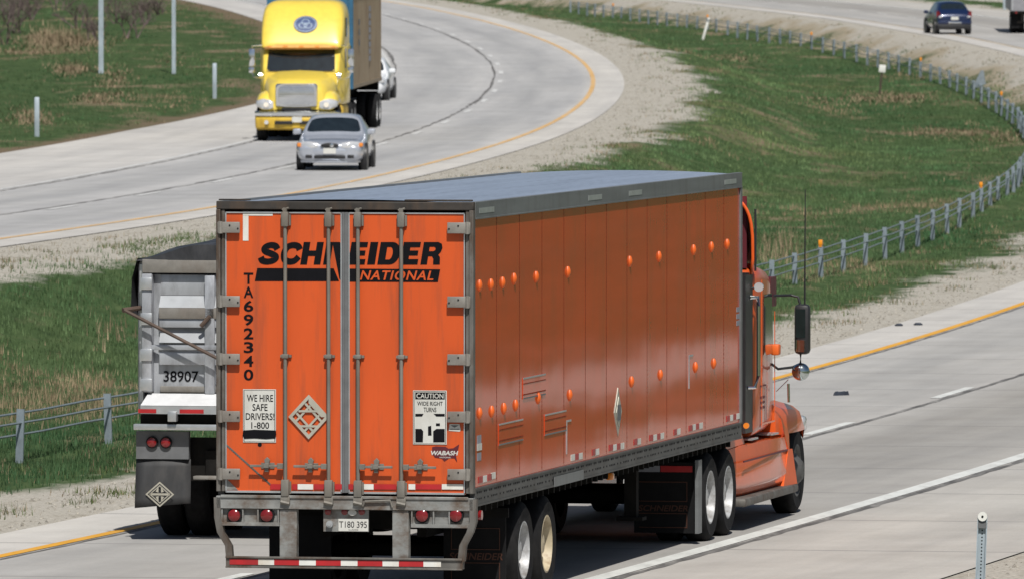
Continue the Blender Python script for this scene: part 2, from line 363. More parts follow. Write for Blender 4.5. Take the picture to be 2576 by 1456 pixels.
strip('road_yellow_line', 20.2, .15, .022, 'paint_yellow_worn', Ya=320)
strip('road_white_line', 27.8, .24, .022, 'paint_white')
strip('road_lane_dashes', 23.8, .17, .022, 'paint_white', 142.5-12.2*5, 700, dash=(3.9, 12.2))
strip('road_joint', 20.36, .07, .019, 'joint_tar', wob=.03)
strip('road_joint', 28.0, .11, .019, 'joint_tar', wob=.05)
strip('road_joint', 23.97, .10, .019, 'joint_tar', wob=.04)
strip('road_yellow_line', 0, .16, .022, 'paint_yellow_faded')
strip('road_white_line', -7.45, .16, .022, 'paint_white_worn')
strip('road_lane_dashes', -3.3, .17, .022, 'paint_white_worn', 100, 900, dash=(3.6, 12.2))
strip('road_joint', -3.55, .10, .019, 'joint_tar', wob=.08)
strip('road_joint', -7.2, .10, .019, 'joint_tar', wob=.1)
# ------------------------------------------------------------------ grass: thousands of small blades no one could count
def grass_mat(name):
    m = bpy.data.materials.new(name); t, p = nodes_of(m); MATS[name] = m
    a = t.nodes.new('ShaderNodeVertexColor'); a.layer_name = 'tint'
    geo = t.nodes.new('ShaderNodeNewGeometry').outputs['Position']
    n = tex_noise(t, geo, .5, 3)
    t.links.new(mix(t, 1., a.outputs[0], ramp(t, n, [(.3, (.75, .8, .75)), (.7, (1.2, 1.15, 1.2))]), 'MULTIPLY'), p.inputs['Base Color'])
    p.inputs['Roughness'].default_value = .7; p.inputs['Specular IOR Level'].default_value = .15
grass_mat('grass')
def blades(name, P, H, COL, Wd, lean=.5, per=4, spread=.09):
    """P: n x 3 roots, per blades at each root"""
    n = len(P)*per; root = np.repeat(P, per, 0); root[:, :2] += rng.normal(0, spread, (n, 2)); H = np.repeat(H, per)*rng.uniform(.6, 1.25, n); w = np.repeat(Wd, per)*rng.uniform(.7, 1.3, n)
    a = rng.uniform(0, 2*PI, n); d = np.stack([np.cos(a), np.sin(a), np.zeros(n)], 1); s = np.stack([-d[:, 1], d[:, 0], np.zeros(n)], 1)
    l = rng.uniform(.1, 1, n)*lean; tip = root+d*(H*l)[:, None]; tip[:, 2] += H
    root[:, 2] -= .02
    v = np.empty((n, 3, 3)); v[:, 0] = root-s*(w/2)[:, None]; v[:, 1] = root+s*(w/2)[:, None]; v[:, 2] = tip
    me = bpy.data.meshes.new(name); me.vertices.add(n*3); me.vertices.foreach_set('co', v.reshape(-1))
    me.loops.add(n*3); me.loops.foreach_set('vertex_index', np.arange(n*3)); me.polygons.add(n); me.polygons.foreach_set('loop_start', np.arange(0, n*3, 3))
    me.update(calc_edges=True)
    c = np.repeat(COL, per, 0)*rng.uniform(.75, 1.25, (n, 1)); c4 = np.concatenate([c, np.ones((n, 1))], 1)
    at_ = me.attributes.new('tint', 'FLOAT_COLOR', 'POINT'); at_.data.foreach_set('color', np.repeat(c4, 3, 0).reshape(-1).astype(np.float32))
    me.materials.append(MATS['grass'])
    o = bpy.data.objects.new(name, me); C.objects.link(o); o['kind'] = 'stuff'; return o
def nz(x, y, s, z=0.): return np.array([mnoise.noise(Vector((a*s, b*s, z))) for a, b in zip(x, y)])
def scatter(n, u0, u1, Y0, Y1, power=2.0):
    q = rng.uniform(0, 1, n); Y = (Y0**(1-power)+q*(Y1**(1-power)-Y0**(1-power)))**(1/(1-power)); u = rng.uniform(u0, u1, n); X = u+ref(Y)
    k = (np.abs(X) < .0507*Y+4); return u[k], Y[k], X[k]
def grass_field(name, n, u0, u1, Y0, Y1, hbase, dark=1., soft=1.5, edge=None, lo=None):
    u, Y, X = scatter(n, u0, u1, Y0, Y1)
    a = nz(X, Y*.35, .35); b = nz(X, Y*.4, 1.1, 5.); 
    keep = (u-u0+a*1.8 > soft*rng.uniform(0, 1, len(u))) & (u1-u+a*1.8 > soft*rng.uniform(0, 1, len(u)))
    if lo: keep &= u-lo(Y)+a*1.6 > soft*rng.uniform(0, 1, len(u))-.5
    if edge: keep &= np.array([edge(y) for y in Y])-u+a*1. > .5+1.*rng.uniform(0, 1, len(u))
    dry = (nz(X, Y*.3, .22, 9.)+.5*b) ; isdry = rng.uniform(0, 1, len(u)) < np.clip((dry-.33)*2.2, .015, .75)
    gap = rng.uniform(0, 1, len(u)) < np.clip((.5*a+b-.45)*2, 0, .7)
    k = keep & ~gap; u, Y, X, a, b, isdry = u[k], Y[k], X[k], a[k], b[k], isdry[k]
    z = np.empty(len(u))
    for i in range(len(u)):
        z[i] = zf(u[i], Y[i])+(.14*(mnoise.noise(Vector((X[i]*.12, Y[i]*.05, 3.1)))+.5*mnoise.noise(Vector((X[i]*.4, Y[i]*.15, 1.7)))) if (u[i] < -16 or 5.2 < u[i] < 15 or u[i] > 37) else 0)
    g = np.array([.078, .130, .054])[None]*(1+.45*b[:, None])*dark; big = nz(X, Y*.3, .09, 12.); g *= (1.14+.55*big)[:, None]; g[:, 0] *= 1+.35*a+.25*big;  d = np.array([.27, .21, .13])[None]*(1+.3*b[:, None])
    col = np.where(isdry[:, None], d, g); H = hbase*(1+.6*b)*np.where(isdry, 1.25, 1.); wd = .008+.00006*Y
    return blades(name, np.stack([X, Y, z], 1), np.clip(H, .03, 1), np.clip(col, .005, 1), wd*np.where(isdry, .8, 1))
grass_field('grass', 112000, 2.9, 16.9, 112, 660, .085, lo=lambda Y: 3.1+.9*np.clip((265-Y)/100, 0, 1))
grass_field('grass', 62000, -60, -10.2, 235, 760, .085, dark=.85, soft=.8, edge=uL)
grass_field('grass', 9000, 31.8, 80, 430, 900, .10)
def verge_weeds():
    P, H, Cc = [], [], []
    for u0, u1, n in ((1.9, 4.6, 9000), (14.8, 18.2, 11000), (32.4, 36, 3000), (-13.5, -10.2, 3000)):
        u, Y, X = scatter(n, u0, u1, 105, 560); k = (nz(X, Y*.4, .9, 2.)+.6*nz(X, Y, 2.3, 8.)) > .22
        if u0 < 0: k &= np.array([uL(y)-.15 for y in Y]) > u
        for a, b, c in zip(u[k], Y[k], X[k]):
            P.append((c, b, zf(a, b))); H.append(random.uniform(.05, .13)); Cc.append((.085, .115, .04) if random.random() < .6 else (.24, .19, .12))
    blades('verge_weeds', np.array(P), np.array(H), np.array(Cc), .008+.00006*np.array(P)[:, 1], lean=.8, per=4, spread=.12)
verge_weeds()
def verge_stones():
    mb = MB(); v = []; f = []
    for u0, u1, n in ((1.2, 3.3, 4200), (17.1, 18.9, 4200), (31.6, 34, 2600)):
        u, Y, X = scatter(n, u0, u1, 100, 420)
        for a, b, c in zip(u, Y, X):
            r = .014+.00009*b; r *= random.uniform(.6, 1.7); z = float(zf(a, b)); t = random.uniform(0, 6); o = len(v)
            for k in range(4): v.append((c+r*math.cos(t+k*PI/2)*random.uniform(.7, 1.3), b+r*math.sin(t+k*PI/2)*random.uniform(.7, 1.3), z-.005))
            v.append((c+r*random.uniform(-.3, .3), b+r*random.uniform(-.3, .3), z+r*random.uniform(.5, 1.)))
            f += [(o, o+1, o+4), (o+1, o+2, o+4), (o+2, o+3, o+4), (o+3, o, o+4)]
    mb.add(v, f); mb.build('gravel_stones', 'stone', None, smooth=0, kind='stuff')
M('stone', (.30, .28, .24), .9, var=.6, scale=(31, 31, 31), dirt=(.12, .105, .09), dirt_amt=.9, dirt_scale=(17, 17, 17))
verge_stones()
# ------------------------------------------------------------------ part files are appended below
# ------------------------------------------------------------------ the orange semi-trailer: x right, y forward, z up, origin on the road under its rear end
TH = .2007; TX, TY = -1.703, 103.07; HW = 1.345; LEN = 15.4
def rear(x, y, d=0.):
    """photo pixel -> (x, z) on the trailer's rear face (moved d forward)"""
    a = (x-1288)/F; v = (a*(TY+d*.98)-TX-.1994*d)/(.98+.1994*a); Yp = TY-.1994*v+.98*d
    return v, HC-(y-HZ)/F*Yp
def flank(x, y, v=HW):
    """photo pixel -> (y, z) on a plane v to the right of the trailer's axis"""
    a = (x-1288)/F; s = (a*(TY-.1994*v)-TX-.98*v)/(.1994-.98*a); return s, HC-(y-HZ)/F*(TY-.1994*v+.98*s)
trailer = thing('semi_trailer', 'long orange box trailer with SCHNEIDER NATIONAL lettering on its rear doors', 'semi trailer', (TX, TY, 0), (0, 0, -TH))
def rrect(mb, x0, y0, x1, y1, d=.006, t=.005):
    a, z1 = rear(x0, y0); b, z0 = rear(x1, y1); return mb.box(a, b, -d, -d+t, z0, z1)
ZT = 4.21; ZF = 1.19; RX = [rear(x, 900)[0] for x in (720, 829, 903, 1012)]
def trailer_body():
    P = trailer
    # side skins, floor, front wall, roof with shallow bows
    for sgn, nm in ((1, 'side_panel'), (-1, 'side_panel')):
        mb = MB(); x0, x1 = (HW-.035, HW-.012) if sgn > 0 else (-HW+.012, -HW+.035)
        mb.box(x0, x1, .06, LEN-.04, ZF+.1, ZT-.16)
        for k in range(1, 13):                                        # vertical seams
            s = k*1.19
            mb.cur = 1; mb.box(sgn*(HW-.012), sgn*(HW-.0115), s-.009, s+.009, ZF+.13, ZT-.17); mb.cur = 0
        if sgn > 0:                                                   # rows of rivet heads along the seams, part of the skin
            rv = mb; mb.cur = 1
            for k in range(0, 13):
                s = k*1.19 if k else .1
                for j in range(56):
                    z = ZF+.16+j*.0495
                    rv.add([(HW-.0108, s-.011, z-.010), (HW-.0108, s+.011, z-.010), (HW-.0108, s+.011, z+.010), (HW-.0108, s-.011, z+.010), (HW-.008, s, z)], [(0, 1, 4), (1, 2, 4), (2, 3, 4), (3, 0, 4)])
        mb.build(nm, ['orange_side', 'rivet_dull'], P, smooth=0)
    MB().box(-HW+.04, HW-.04, .1, LEN-.05, ZF-.06, ZF+.06).build('floor', 'chassis', P)
    MB().box(-HW+.04, HW-.04, LEN-.06, LEN, ZF, ZT-.03).build('front_panel', 'orange_side', P)
    rf = MB(); ys = np.linspace(.09, LEN-.02, 120); rings = []
    for i, y in enumerate(ys):
        w = .012*(.5+.5*math.cos(y*2*PI/.61))
        rings.append([(x, y, ZT-.02+.035*(1-(x/HW)**2)+w*(1-(x/HW)**4)) for x in np.linspace(-HW+.05, HW-.05, 15)])
    rf.loft(rings, False, False); rf.build('roof', 'roof_skin', P)
    for sgn in (1, -1):
        MB().box(sgn*(HW-.06), sgn*(HW+.004), .06, LEN, ZT-.17, ZT+.004).box(sgn*(HW+.004), sgn*(HW+.010), .06, LEN, ZT-.172, ZT-.155).build('top_rail', 'rail_grey', P, bevel=.006)
        br = MB().box(sgn*(HW-.06), sgn*(HW+.002), .06, LEN-.02, ZF-.07, ZF+.115).box(sgn*(HW+.002), sgn*(HW+.014), .06, LEN-.02, ZF-.075, ZF-.06).box(sgn*(HW+.002), sgn*(HW+.012), .06, LEN-.02, ZF+.10, ZF+.116)
        if sgn > 0:                                                   # slots and bolt heads along the rail
            bo = br; br.cur = 1
            for j in range(170):
                s = .15+j*.089
                if (j*7) % 11 < 8: bo.box(HW+.002, HW+.005, s-.022, s+.022, ZF+.055, ZF+.075)
                if (j*5) % 9 < 6: bo.box(HW+.002, HW+.005, s-.02, s+.02, ZF-.01, ZF+.008)
        o = br.build('bottom_rail', ['bottom_rail', 'rubber'], P, smooth=0)
        if sgn > 0:
            MB().box(HW+.013, HW+.02, 4.1, 5.7, ZF-.075, ZF+.03).build('patch_plate', 'rail_grey', o)
    # rear frame: header, posts, sill, light boxes
    MB().box(-HW, HW, -.035, .06, ZT-.078, ZT+.006).box(-HW+.02, -HW+.35, -.02, .05, ZT+.012, ZT+.028).box(.62, HW-.02, -.02, .05, ZT+.012, ZT+.03).build('header', 'header_dark', P, bevel=.01)
    for sgn in (1, -1):
        MB().box(sgn*(HW-.045), sgn*HW, -.045, .06, ZF+.06, ZT-.078).box(sgn*(HW-.085), sgn*(HW-.05), -.02, .05, ZF+.06, ZT-.078).build('corner_post', 'frame_steel', P, bevel=.006)
        MB().box(sgn*(HW-.050), sgn*(HW-.046), -.022, .02, ZF+.1, ZT-.1).build('post_gap', 'rubber', P)
    zs1, zs0 = rear(0, 1240)[1], rear(0, 1272)[1]
    MB().box(-HW, HW, -.05, .06, zs0, zs1).box(-HW+.05, HW-.05, -.065, -.05, zs1-.02, zs1+.012).build('sill', 'sill_steel', P, bevel=.006)
    zl0 = rear(0, 1312)[1]
    for xa, xb, lam in ((558, 704, (590, 672)), (1036, 1188, (1063, 1148))):
        a, b = rear(xa, 1290)[0], rear(xb, 1290)[0]
        lb = MB().box(a, b, .0, .05, zl0, zs0-.002).box(a, b, -.045, .0, zl0-.01, zl0+.025)
        for q in (.0, .36, .62, .97): lb.box(a+(b-a)*q, a+(b-a)*q+.014, -.04, 0, zl0, zs0-.002)
        lb.build('light_box', 'sill_steel', P)
        for lx in lam:
            c = rear(lx, 1296)
            h = MB().disc_y(c[0], -.03, c[1], .078, .03, 28).build('tail_light', 'rubber', P)
            MB().disc_y(c[0], -.042, c[1], .062, .012, 28, dome=.02).build('lens', 'lens_red', h)
    zb1, zb0 = rear(0, 1393)[1], rear(0, 1418)[1]
    for xa, xb in ((704, 747), (988, 1029)):
        a, b = rear(xa, 1300)[0], rear(xb, 1300)[0]
        MB().box(a, b, -.03, .07, zb0+.02, zs0-.002).build('guard_strut', 'sill_steel', P, bevel=.006)
    a, b = rear(570, 1400)[0], rear(1166, 1400)[0]
    g = MB().box(a, b, -.055, .05, zb0, zb1).box(a, b, -.075, -.055, zb1-.012, zb1+.01).box(a, b, -.075, -.055, zb0-.008, zb0+.008).build('underride_guard', 'frame_steel', P, bevel=.004)
    xs = [(580, 652, 0), (652, 692, 1), (692, 755, 0), (755, 797, 1), (797, 860, 0), (860, 902, 1), (902, 965, 0), (965, 1006, 1), (1006, 1068, 0), (1068, 1112, 1)]
    for x0, x1, k in xs: MB().box(rear(x0, 1400)[0], rear(x1, 1400)[0], -.061, -.056, rear(0, 1412)[1], rear(0, 1398)[1]).build('white_tape' if k else 'red_tape', 'tape_white' if k else 'tape_red', g, smooth=0)
    for sgn in (1, -1):                                               # bent end straps of the guard
        px = [(548, 1250), (549, 1300), (556, 1338), (576, 1372), (579, 1412)] if sgn < 0 else [(1192, 1255), (1192, 1312), (1184, 1338), (1166, 1372), (1162, 1412)]
        pts = [rear(*q) for q in px]; mb = MB()
        for (xa, za), (xb, zc) in zip(pts[:-1], pts[1:]):
            mb.add([(xa-.035, -.05, za), (xa+.035, -.05, za), (xb+.035, -.05, zc), (xb-.035, -.05, zc), (xa-.035, .03, za), (xa+.035, .03, za), (xb+.035, .03, zc), (xb-.035, .03, zc)], [(0, 1, 2, 3), (7, 6, 5, 4), (0, 3, 7, 4), (1, 5, 6, 2)])
        mb.build('guard_strap', 'frame_steel', P, smooth=0)
trailer_body()
def trailer_doors():
    P = trailer; zt, zb_ = rear(0, 530)[1], rear(0, 1232)[1]
    xl, xm0, xm1, xr = rear(567, 900)[0], rear(860, 900)[0], rear(877, 900)[0], rear(1170, 900)[0]
    MB().box(xm0+.002, xm1-.002, -.018, .05, zb_+.01, zt).box(xm0+.012, xm0+.03, -.03, -.018, zb_+.01, zt).build('door_seal', 'seal_grey', P)
    doors = []
    for a, b in ((xl, xm0), (xm1, xr)):
        d = MB().box(a, b, .0, .05, zb_, zt).build('door', 'orange_door', P); doors.append(d)
        e = MB().box(a, a+.012, -.012, 0, zb_, zt).box(b-.012, b, -.012, 0, zb_, zt).box(a, b, -.012, 0, zt-.014, zt).box(a, b, -.012, 0, zb_, zb_+.02)
        e.build('edge_trim', 'dull_metal', d, smooth=0)
        for rx in [r for r in RX if a < r < b]:
            rod = MB().tube([(rx, -.05, rear(0, 522)[1]), (rx, -.05, rear(0, 1252)[1])], .0195, 10).build('lock_rod', 'lock_steel', d)
            z1, z0 = rear(0, 522)[1], rear(0, 566)[1]
            MB().rbox(rx-.036, rx+.036, -.085, -.02, z0, z1-.03, .008).box(rx-.052, rx+.052, -.03, -.002, z0+.01, z0+.12).tube([(rx-.03, -.06, z1-.01), (rx+.04, -.06, z1+.01)], .012, 6).box(rx-.02, rx+.02, -.075, -.03, z1-.035, z1+.012).build('rod_keeper', 'lock_steel', d)
            zm = rear(0, 889)[1]
            MB().rbox(rx-.034, rx+.034, -.078, -.02, zm-.022, zm+.022, .006).box(rx-.058, rx+.058, -.028, -.002, zm-.013, zm+.013).build('rod_bracket', 'lock_steel', d)
            z1, z0 = rear(0, 1198)[1], rear(0, 1246)[1]
            MB().rbox(rx-.04, rx+.04, -.085, -.02, z0+.025, z1, .008).box(rx-.052, rx+.052, -.03, -.002, z0+.05, z1-.02).rbox(rx-.05, rx+.05, -.075, -.03, z0-.06, z0+.03, .01).tube([(rx-.045, -.07, z0-.03), (rx+.045, -.07, z0-.05)], .02, 6).build('rod_keeper', 'lock_steel', d)
    # swing handles with their hasps: (pivot end, free end)
    for k, (xp, xf) in enumerate(((715, 632), (825, 742), (907, 991), (1017, 1101))):
        a, b = rear(xp, 1164)[0], rear(xf, 1164)[0]; z = rear(0, 1164)[1]; sg = 1 if b > a else -1; d = doors[0 if k < 2 else 1]
        h = MB().box(a, a+sg*.06, -.085, -.045, z-.028, z+.028).box(a+sg*.06, b, -.088, -.07, z-.013, z+.013).build('swing_handle', 'lock_steel', d, bevel=.004)
        m = a+(b-a)*.5
        MB().box(m-.028, m+.028, -.10, -.004, z-.02, z+.025).poly_y([(m-.022, z+.02), (m+.022, z+.02), (m+.03, z+.06), (m, z+.09), (m-.03, z+.06)], -.05, -.02).box(m-.02, m+.02, -.075, -.05, z-.06, z-.02).box(m-.07, m+.07, -.012, 0, z-.03, z+.03).build('hasp', 'lock_steel', d, bevel=.003)
    for k, xr_ in enumerate(((550, 606), (1128, 1186))):
        for yy in (572, 757, 902, 1046, 1191):
            a, z = rear(xr_[0], yy); b, _ = rear(xr_[1], yy); z += (-.006 if k else 0); hz = .056
            h = MB().rbox(a, b, -.062, -.04, z-hz, z+hz, .006)
            c = a+.03 if k == 0 else b-.03
            h.tube([(c, -.055, z-hz-.006), (c, -.055, z+hz+.006)], .024, 8)
            h.cur = 1                                                 # bolt heads
            for q in ((.55, .92) if k == 0 else (.08, .48)): h.disc_y(a+(b-a)*q, -.068, z+(.022 if q in (.55, .48) else -.01), .009, .008, 8)
            h.build('hinge', ['hinge_steel', 'rubber'], doors[k])
    # white corner tape and red and white tape along the bottom
    t = MB(); rrect(t, 611, 532, 686, 543, .004, .003); rrect(t, 611, 543, 625, 606, .004, .003); t.build('corner_tape', 'tape_white', doors[0])
    for x0, x1, k in ((680, 708, 0), (735, 748, 0), (749, 788, 1), (790, 816, 0), (843, 860, 0), (877, 889, 0), (916, 940, 1), (941, 997, 0), (1028, 1045, 1), (1046, 1111, 0), (1112, 1166, 1)):
        mb = MB(); rrect(mb, x0, 1217, x1, 1231, .0135, .003); mb.build('white_tape' if k else 'red_tape', 'tape_white' if k else 'tape_red', doors[0 if x0 < 870 else 1], smooth=0)
    # riveted repair corner on the left door, low down
    pc = MB(); p1, p2 = rear(568, 1118), rear(690, 1228)
    for i in range(26):
        q = i/25; x, z = p1[0]+(p2[0]-p1[0])*q, p1[1]+(p2[1]-p1[1])*q
        pc.disc_y(x, -.006, z, .006, .006, 6)
    dx, dz = p2[0]-p1[0], p2[1]-p1[1]; n = (-dz/math.hypot(dx, dz)*.009, dx/math.hypot(dx, dz)*.009)
    pc.poly_y([(p1[0]-n[0], p1[1]-n[1]), (p2[0]-n[0], p2[1]-n[1]), (p2[0]+n[0], p2[1]+n[1]), (p1[0]+n[0], p1[1]+n[1])], -.003, 0)
    pc.build('rivet_seam', 'frame_steel', doors[0])
    g = MB(); a = rear(566, 1200); b = rear(566, 1232); c = rear(598, 1232)
    g.poly_y([a, b, c], -.006, 0); g.build('corner_gusset', 'sill_steel', doors[0])
trailer_doors()
def lettering():
    """SCHNEIDER NATIONAL: heavy slanted block letters drawn as outlines"""
    P = trailer
    def px(u, v): return rear((600+u/2.8)/1.1658, (480+v/2.8)/1.1658)     # coordinates read off an enlarged crop of the sign
    T, B = 645., 829.
    def sl(x, y): return x+(B-y)*.16                                     # slant: x given at the foot
    curves = []
    def outline(*loops): curves.append(loops)
    def blk(x, pts): outline([px(sl(x+a, B-h*(B-T)), B-h*(B-T)) for a, h in pts])
    def arc_stroke(x, cl, w):
        """a bent band along centre line cl (x, 0..1 height)"""
        pts = [Vector((x+a, B-h*(B-T))) for a, h in cl]; le, ri = [], []
        for i, p in enumerate(pts):
            d = (pts[min(i+1, len(pts)-1)]-pts[max(0, i-1)]).normalized(); nn = Vector((-d.y, d.x)); q = w[i] if isinstance(w, list) else w
            le.append(p+nn*q/2); ri.append(p-nn*q/2)
        outline([px(sl(q.x, q.y), q.y) for q in le+ri[::-1]])
    def smooth(pts, n=7):
        out = []; P_ = [pts[0]]+pts+[pts[-1]]
        for i in range(1, len(P_)-2):
            for k in range(n):
                t_ = k/n; a, b, c, d = (np.array(P_[j]) for j in (i-1, i, i+1, i+2))
                out.append(tuple(.5*((2*b)+(c-a)*t_+(2*a-5*b+4*c-d)*t_**2+(3*b-a-3*c+d)*t_**3)))
        return out+[pts[-1]]
    w = 50
    arc_stroke(440, smooth([(138, .68), (118, .82), (80, .865), (42, .80), (30, .69), (48, .575), (90, .49), (128, .385), (136, .27), (112, .17), (70, .13), (30, .18), (12, .33)]), w)
    arc_stroke(620, smooth([(142, .66), (124, .81), (84, .865), (44, .80), (22, .62), (18, .42), (32, .22), (70, .135), (112, .17), (142, .35)]), w)
    blk(785, [(0, 0), (55, 0), (55, .38), (110, .38), (110, 0), (165, 0), (165, 1), (110, 1), (110, .62), (55, .62), (55, 1), (0, 1)])
    # N whose diagonal runs on down through the bar
    blk(972, [(0, 0), (56, 0), (56, 1), (0, 1)])
    outline([px(1050, T), px(1112, T), px(1172, 968), px(1124, 968), px(1106, 940)])
    outline([px(1136, T), px(1188, T), px(1160, B), px(1152, B)])
    blk(1178, [(0, 0), (136, 0), (136, .24), (60, .24), (60, .40), (126, .40), (126, .62), (60, .62), (60, .77), (136, .77), (136, 1), (0, 1)])
    blk(1334, [(0, 0), (64, 0), (64, 1), (0, 1)])
    def loop(x, pts): return [px(sl(x+a, B-h*(B-T)), B-h*(B-T)) for a, h in pts]
    outline(loop(1418, [(0, 0), (100, 0)]+[(100+72*math.sin(q), .5-.5*math.cos(q)) for q in np.linspace(.25, PI-.25, 12)]+[(100, 1), (0, 1)]),
            loop(1418, [(60, .22), (88, .22)]+[(88+24*math.sin(q), .5-.28*math.cos(q)) for q in np.linspace(.25, PI-.25, 10)]+[(88, .78), (60, .78)]))
    blk(1608, [(0, 0), (140, 0), (140, .24), (60, .24), (60, .40), (130, .40), (130, .62), (60, .62), (60, .77), (140, .77), (140, 1), (0, 1)])
    outline(loop(1772, [(0, 0), (54, 0), (54, .37), (84, .37), (98, .27), (104, 0), (160, 0), (152, .32), (134, .44), (152, .56), (160, .74), (150, .92), (120, 1), (0, 1)]),
            loop(1772, [(54, .59), (90, .59), (104, .64), (104, .74), (92, .79), (54, .79)]))
    outline([px(432, 858), px(1060, 860), px(1104, 964), px(412, 964)])
    # the right bar, with NATIONAL left out of it in orange (laid on as paint)
    outline([px(1176, 862), px(1935, 868), px(1916, 972), px(1164, 968)])
    cu = bpy.data.curves.new('l', 'CURVE'); cu.dimensions = '2D'; cu.fill_mode = 'FRONT'
    mb = MB()
    for loops in curves:
        cu = bpy.data.curves.new('l', 'CURVE'); cu.dimensions = '2D'; cu.fill_mode = 'FRONT'
        for lp in loops:
            sp = cu.splines.new('POLY'); sp.points.add(len(lp)-1); sp.use_cyclic_u = True
            for q, (x, z) in zip(sp.points, lp): q.co = (x, z, 0, 1)
        ob = bpy.data.objects.new('l', cu); C.objects.link(ob); dg = bpy.context.evaluated_depsgraph_get(); e = ob.evaluated_get(dg); me = e.to_mesh()
        mb.add([(q.co.x, -.004, q.co.y) for q in me.vertices], [tuple(p.vertices) for p in me.polygons]); e.to_mesh_clear(); bpy.data.objects.remove(ob)
    mb.build('lettering', 'black_ink', P, smooth=0)
    n = MB(); (a, z1), (b, z0) = px(1276, 876), px(1880, 958); text_on(n, 'NATIONAL', a, b, z0, z1, -.007, .018, .25, 1.12); n.build('lettering', 'orange_door', P, smooth=0)
    n = MB()
    for i, ch in enumerate('TA692340'):
        y0 = 686+i*34.6; wd = 4 if ch == 'T' else 0
        (a, z1), (b, z0) = rear(613, y0), rear(637, y0+28); text_on(n, ch, a, b, z0, z1, -.004, .02)
    n.build('trailer_number', 'black_ink', P, smooth=0)
    # sign: we hire safe drivers
    sg = MB(); rrect(sg, 611, 978, 694, 1113, .008, .006); sg = sg.build('door_sign', 'sign_white', P, bevel=.002)
    k = MB()
    for x0, y0, x1, y1 in ((613, 980, 692, 981.5), (613, 1109.5, 692, 1111), (613, 981.5, 614.5, 1109.5), (690.5, 981.5, 692, 1109.5)): rrect(k, x0, y0, x1, y1, .0095, .001)
    for tx, x0, x1, y0, y1 in (('WE HIRE', 621, 687, 992, 1010), ('SAFE', 635, 673, 1015, 1033), ('DRIVERS!', 618, 690, 1038, 1056), ('1-800', 632, 677, 1061, 1078)):
        (a, z1), (b, z0) = rear(x0, y0), rear(x1, y1); text_on(k, tx, a, b, z0, z1, -.0095, .012)
    k.build('lettering', 'black_ink', sg, smooth=0)
    sm = MB(); o = [(612, 1082), (640, 1080), (670, 1081), (694, 1082), (695, 1092), (693, 1102), (670, 1104), (640, 1102), (616, 1103), (610, 1095)]
    sm.poly_y([rear(*q) for q in o], -.0125, -.0105); sm.build('spray_smear', 'black_ink', sg)
    sp = MB(); c = rear(653, 1118); sp.disc_y(c[0], -.003, c[1], .022, .002, 14).build('paint_spot', 'black_ink', P)
    # hazard placard frame: a diamond with open lattice
    c = rear(777, 1048); R_ = rear(828, 1048)[0]-c[0]; Rz = rear(777, 992)[1]-c[1]; pl = MB()
    D4 = [(0, Rz), (R_, 0), (0, -Rz), (-R_, 0)]; q = .80
    for i in range(4):
        a, b = D4[i], D4[(i+1) % 4]; iq = .62 if i == 0 else q
        pl.poly_y([(c[0]+a[0], c[1]+a[1]), (c[0]+b[0], c[1]+b[1]), (c[0]+b[0]*iq if i == 0 else c[0]+b[0]*q, c[1]+b[1]*(iq if i == 0 else q)), (c[0]+a[0]*iq, c[1]+a[1]*iq)], -.022-.001*i, -.004)
    def bar(p0, p1, wd, y):
        d = Vector((p1[0]-p0[0], p1[1]-p0[1])).normalized(); nn = Vector((-d.y, d.x))*wd/2
        pl.poly_y([(c[0]+p0[0]-nn.x, c[1]+p0[1]-nn.y), (c[0]+p1[0]-nn.x, c[1]+p1[1]-nn.y), (c[0]+p1[0]+nn.x, c[1]+p1[1]+nn.y), (c[0]+p0[0]+nn.x, c[1]+p0[1]+nn.y)], y, y+.006)
    for s_ in (-.27, .27):
        e = .5-abs(s_)/2
        bar((R_*(s_-.5)*.8, Rz*(s_+.5)*.8), (R_*(s_+.5)*.8, Rz*(s_-.5)*.8), .022, -.018)
        bar((R_*(s_-.5)*.8, -Rz*(s_+.5)*.8), (R_*(s_+.5)*.8, -Rz*(s_-.5)*.8), .022, -.0165)
    bar((-R_*.5, Rz*.26), (R_*.5, Rz*.26), .022, -.0215); bar((-R_*.5, -Rz*.42), (R_*.5, -Rz*.42), .022, -.0215)
    pl.build('hazard_placard', 'placard', P, smooth=0)
    # sign: caution, wide right turns
    sg = MB(); rrect(sg, 1039, 981, 1124, 1118, .008, .006); sg = sg.build('door_sign', 'sign_white', P, bevel=.002)
    k = MB()
    for x0, y0, x1, y1 in ((1041, 983, 1122, 984.5), (1041, 1114.5, 1122, 1116), (1041, 984.5, 1042.5, 1114.5), (1120.5, 984.5, 1122, 1114.5)): rrect(k, x0, y0, x1, y1, .0095, .001)
    rrect(k, 1045, 986, 1119, 1004, .0095, .001)
    for tx, x0, x1, y0, y1 in (('WIDE RIGHT', 1050, 1114, 1009, 1020), ('TURNS', 1066, 1098, 1024, 1036)):
        (a, z1), (b, z0) = rear(x0, y0), rear(x1, y1); text_on(k, tx, a, b, z0, z1, -.0095, .012)
    for pts in ([(1045, 1040), (1066, 1040), (1062, 1047), (1045, 1047)], [(1091, 1040), (1119, 1040), (1119, 1047), (1098, 1047)], [(1045, 1078), (1060, 1078), (1065, 1084), (1064, 1112), (1045, 1112)], [(1090, 1084), (1098, 1078), (1119, 1078), (1119, 1112), (1090, 1112)], [(1077, 1072), (1085, 1070), (1086, 1095), (1077, 1095)], [(1097, 1064), (1107, 1064), (1107, 1071), (1097, 1071)]):
        k.poly_y([rear(*q_) for q_ in pts], -.0095, -.0085)
    k.build('lettering', 'black_ink', sg, smooth=0)
    n = MB(); (a, z1), (b, z0) = rear(1048, 988.5), rear(1116, 1001.5); text_on(n, 'CAUTION', a, b, z0, z1, -.0105, .015); n.build('lettering', 'sign_white', sg, smooth=0)
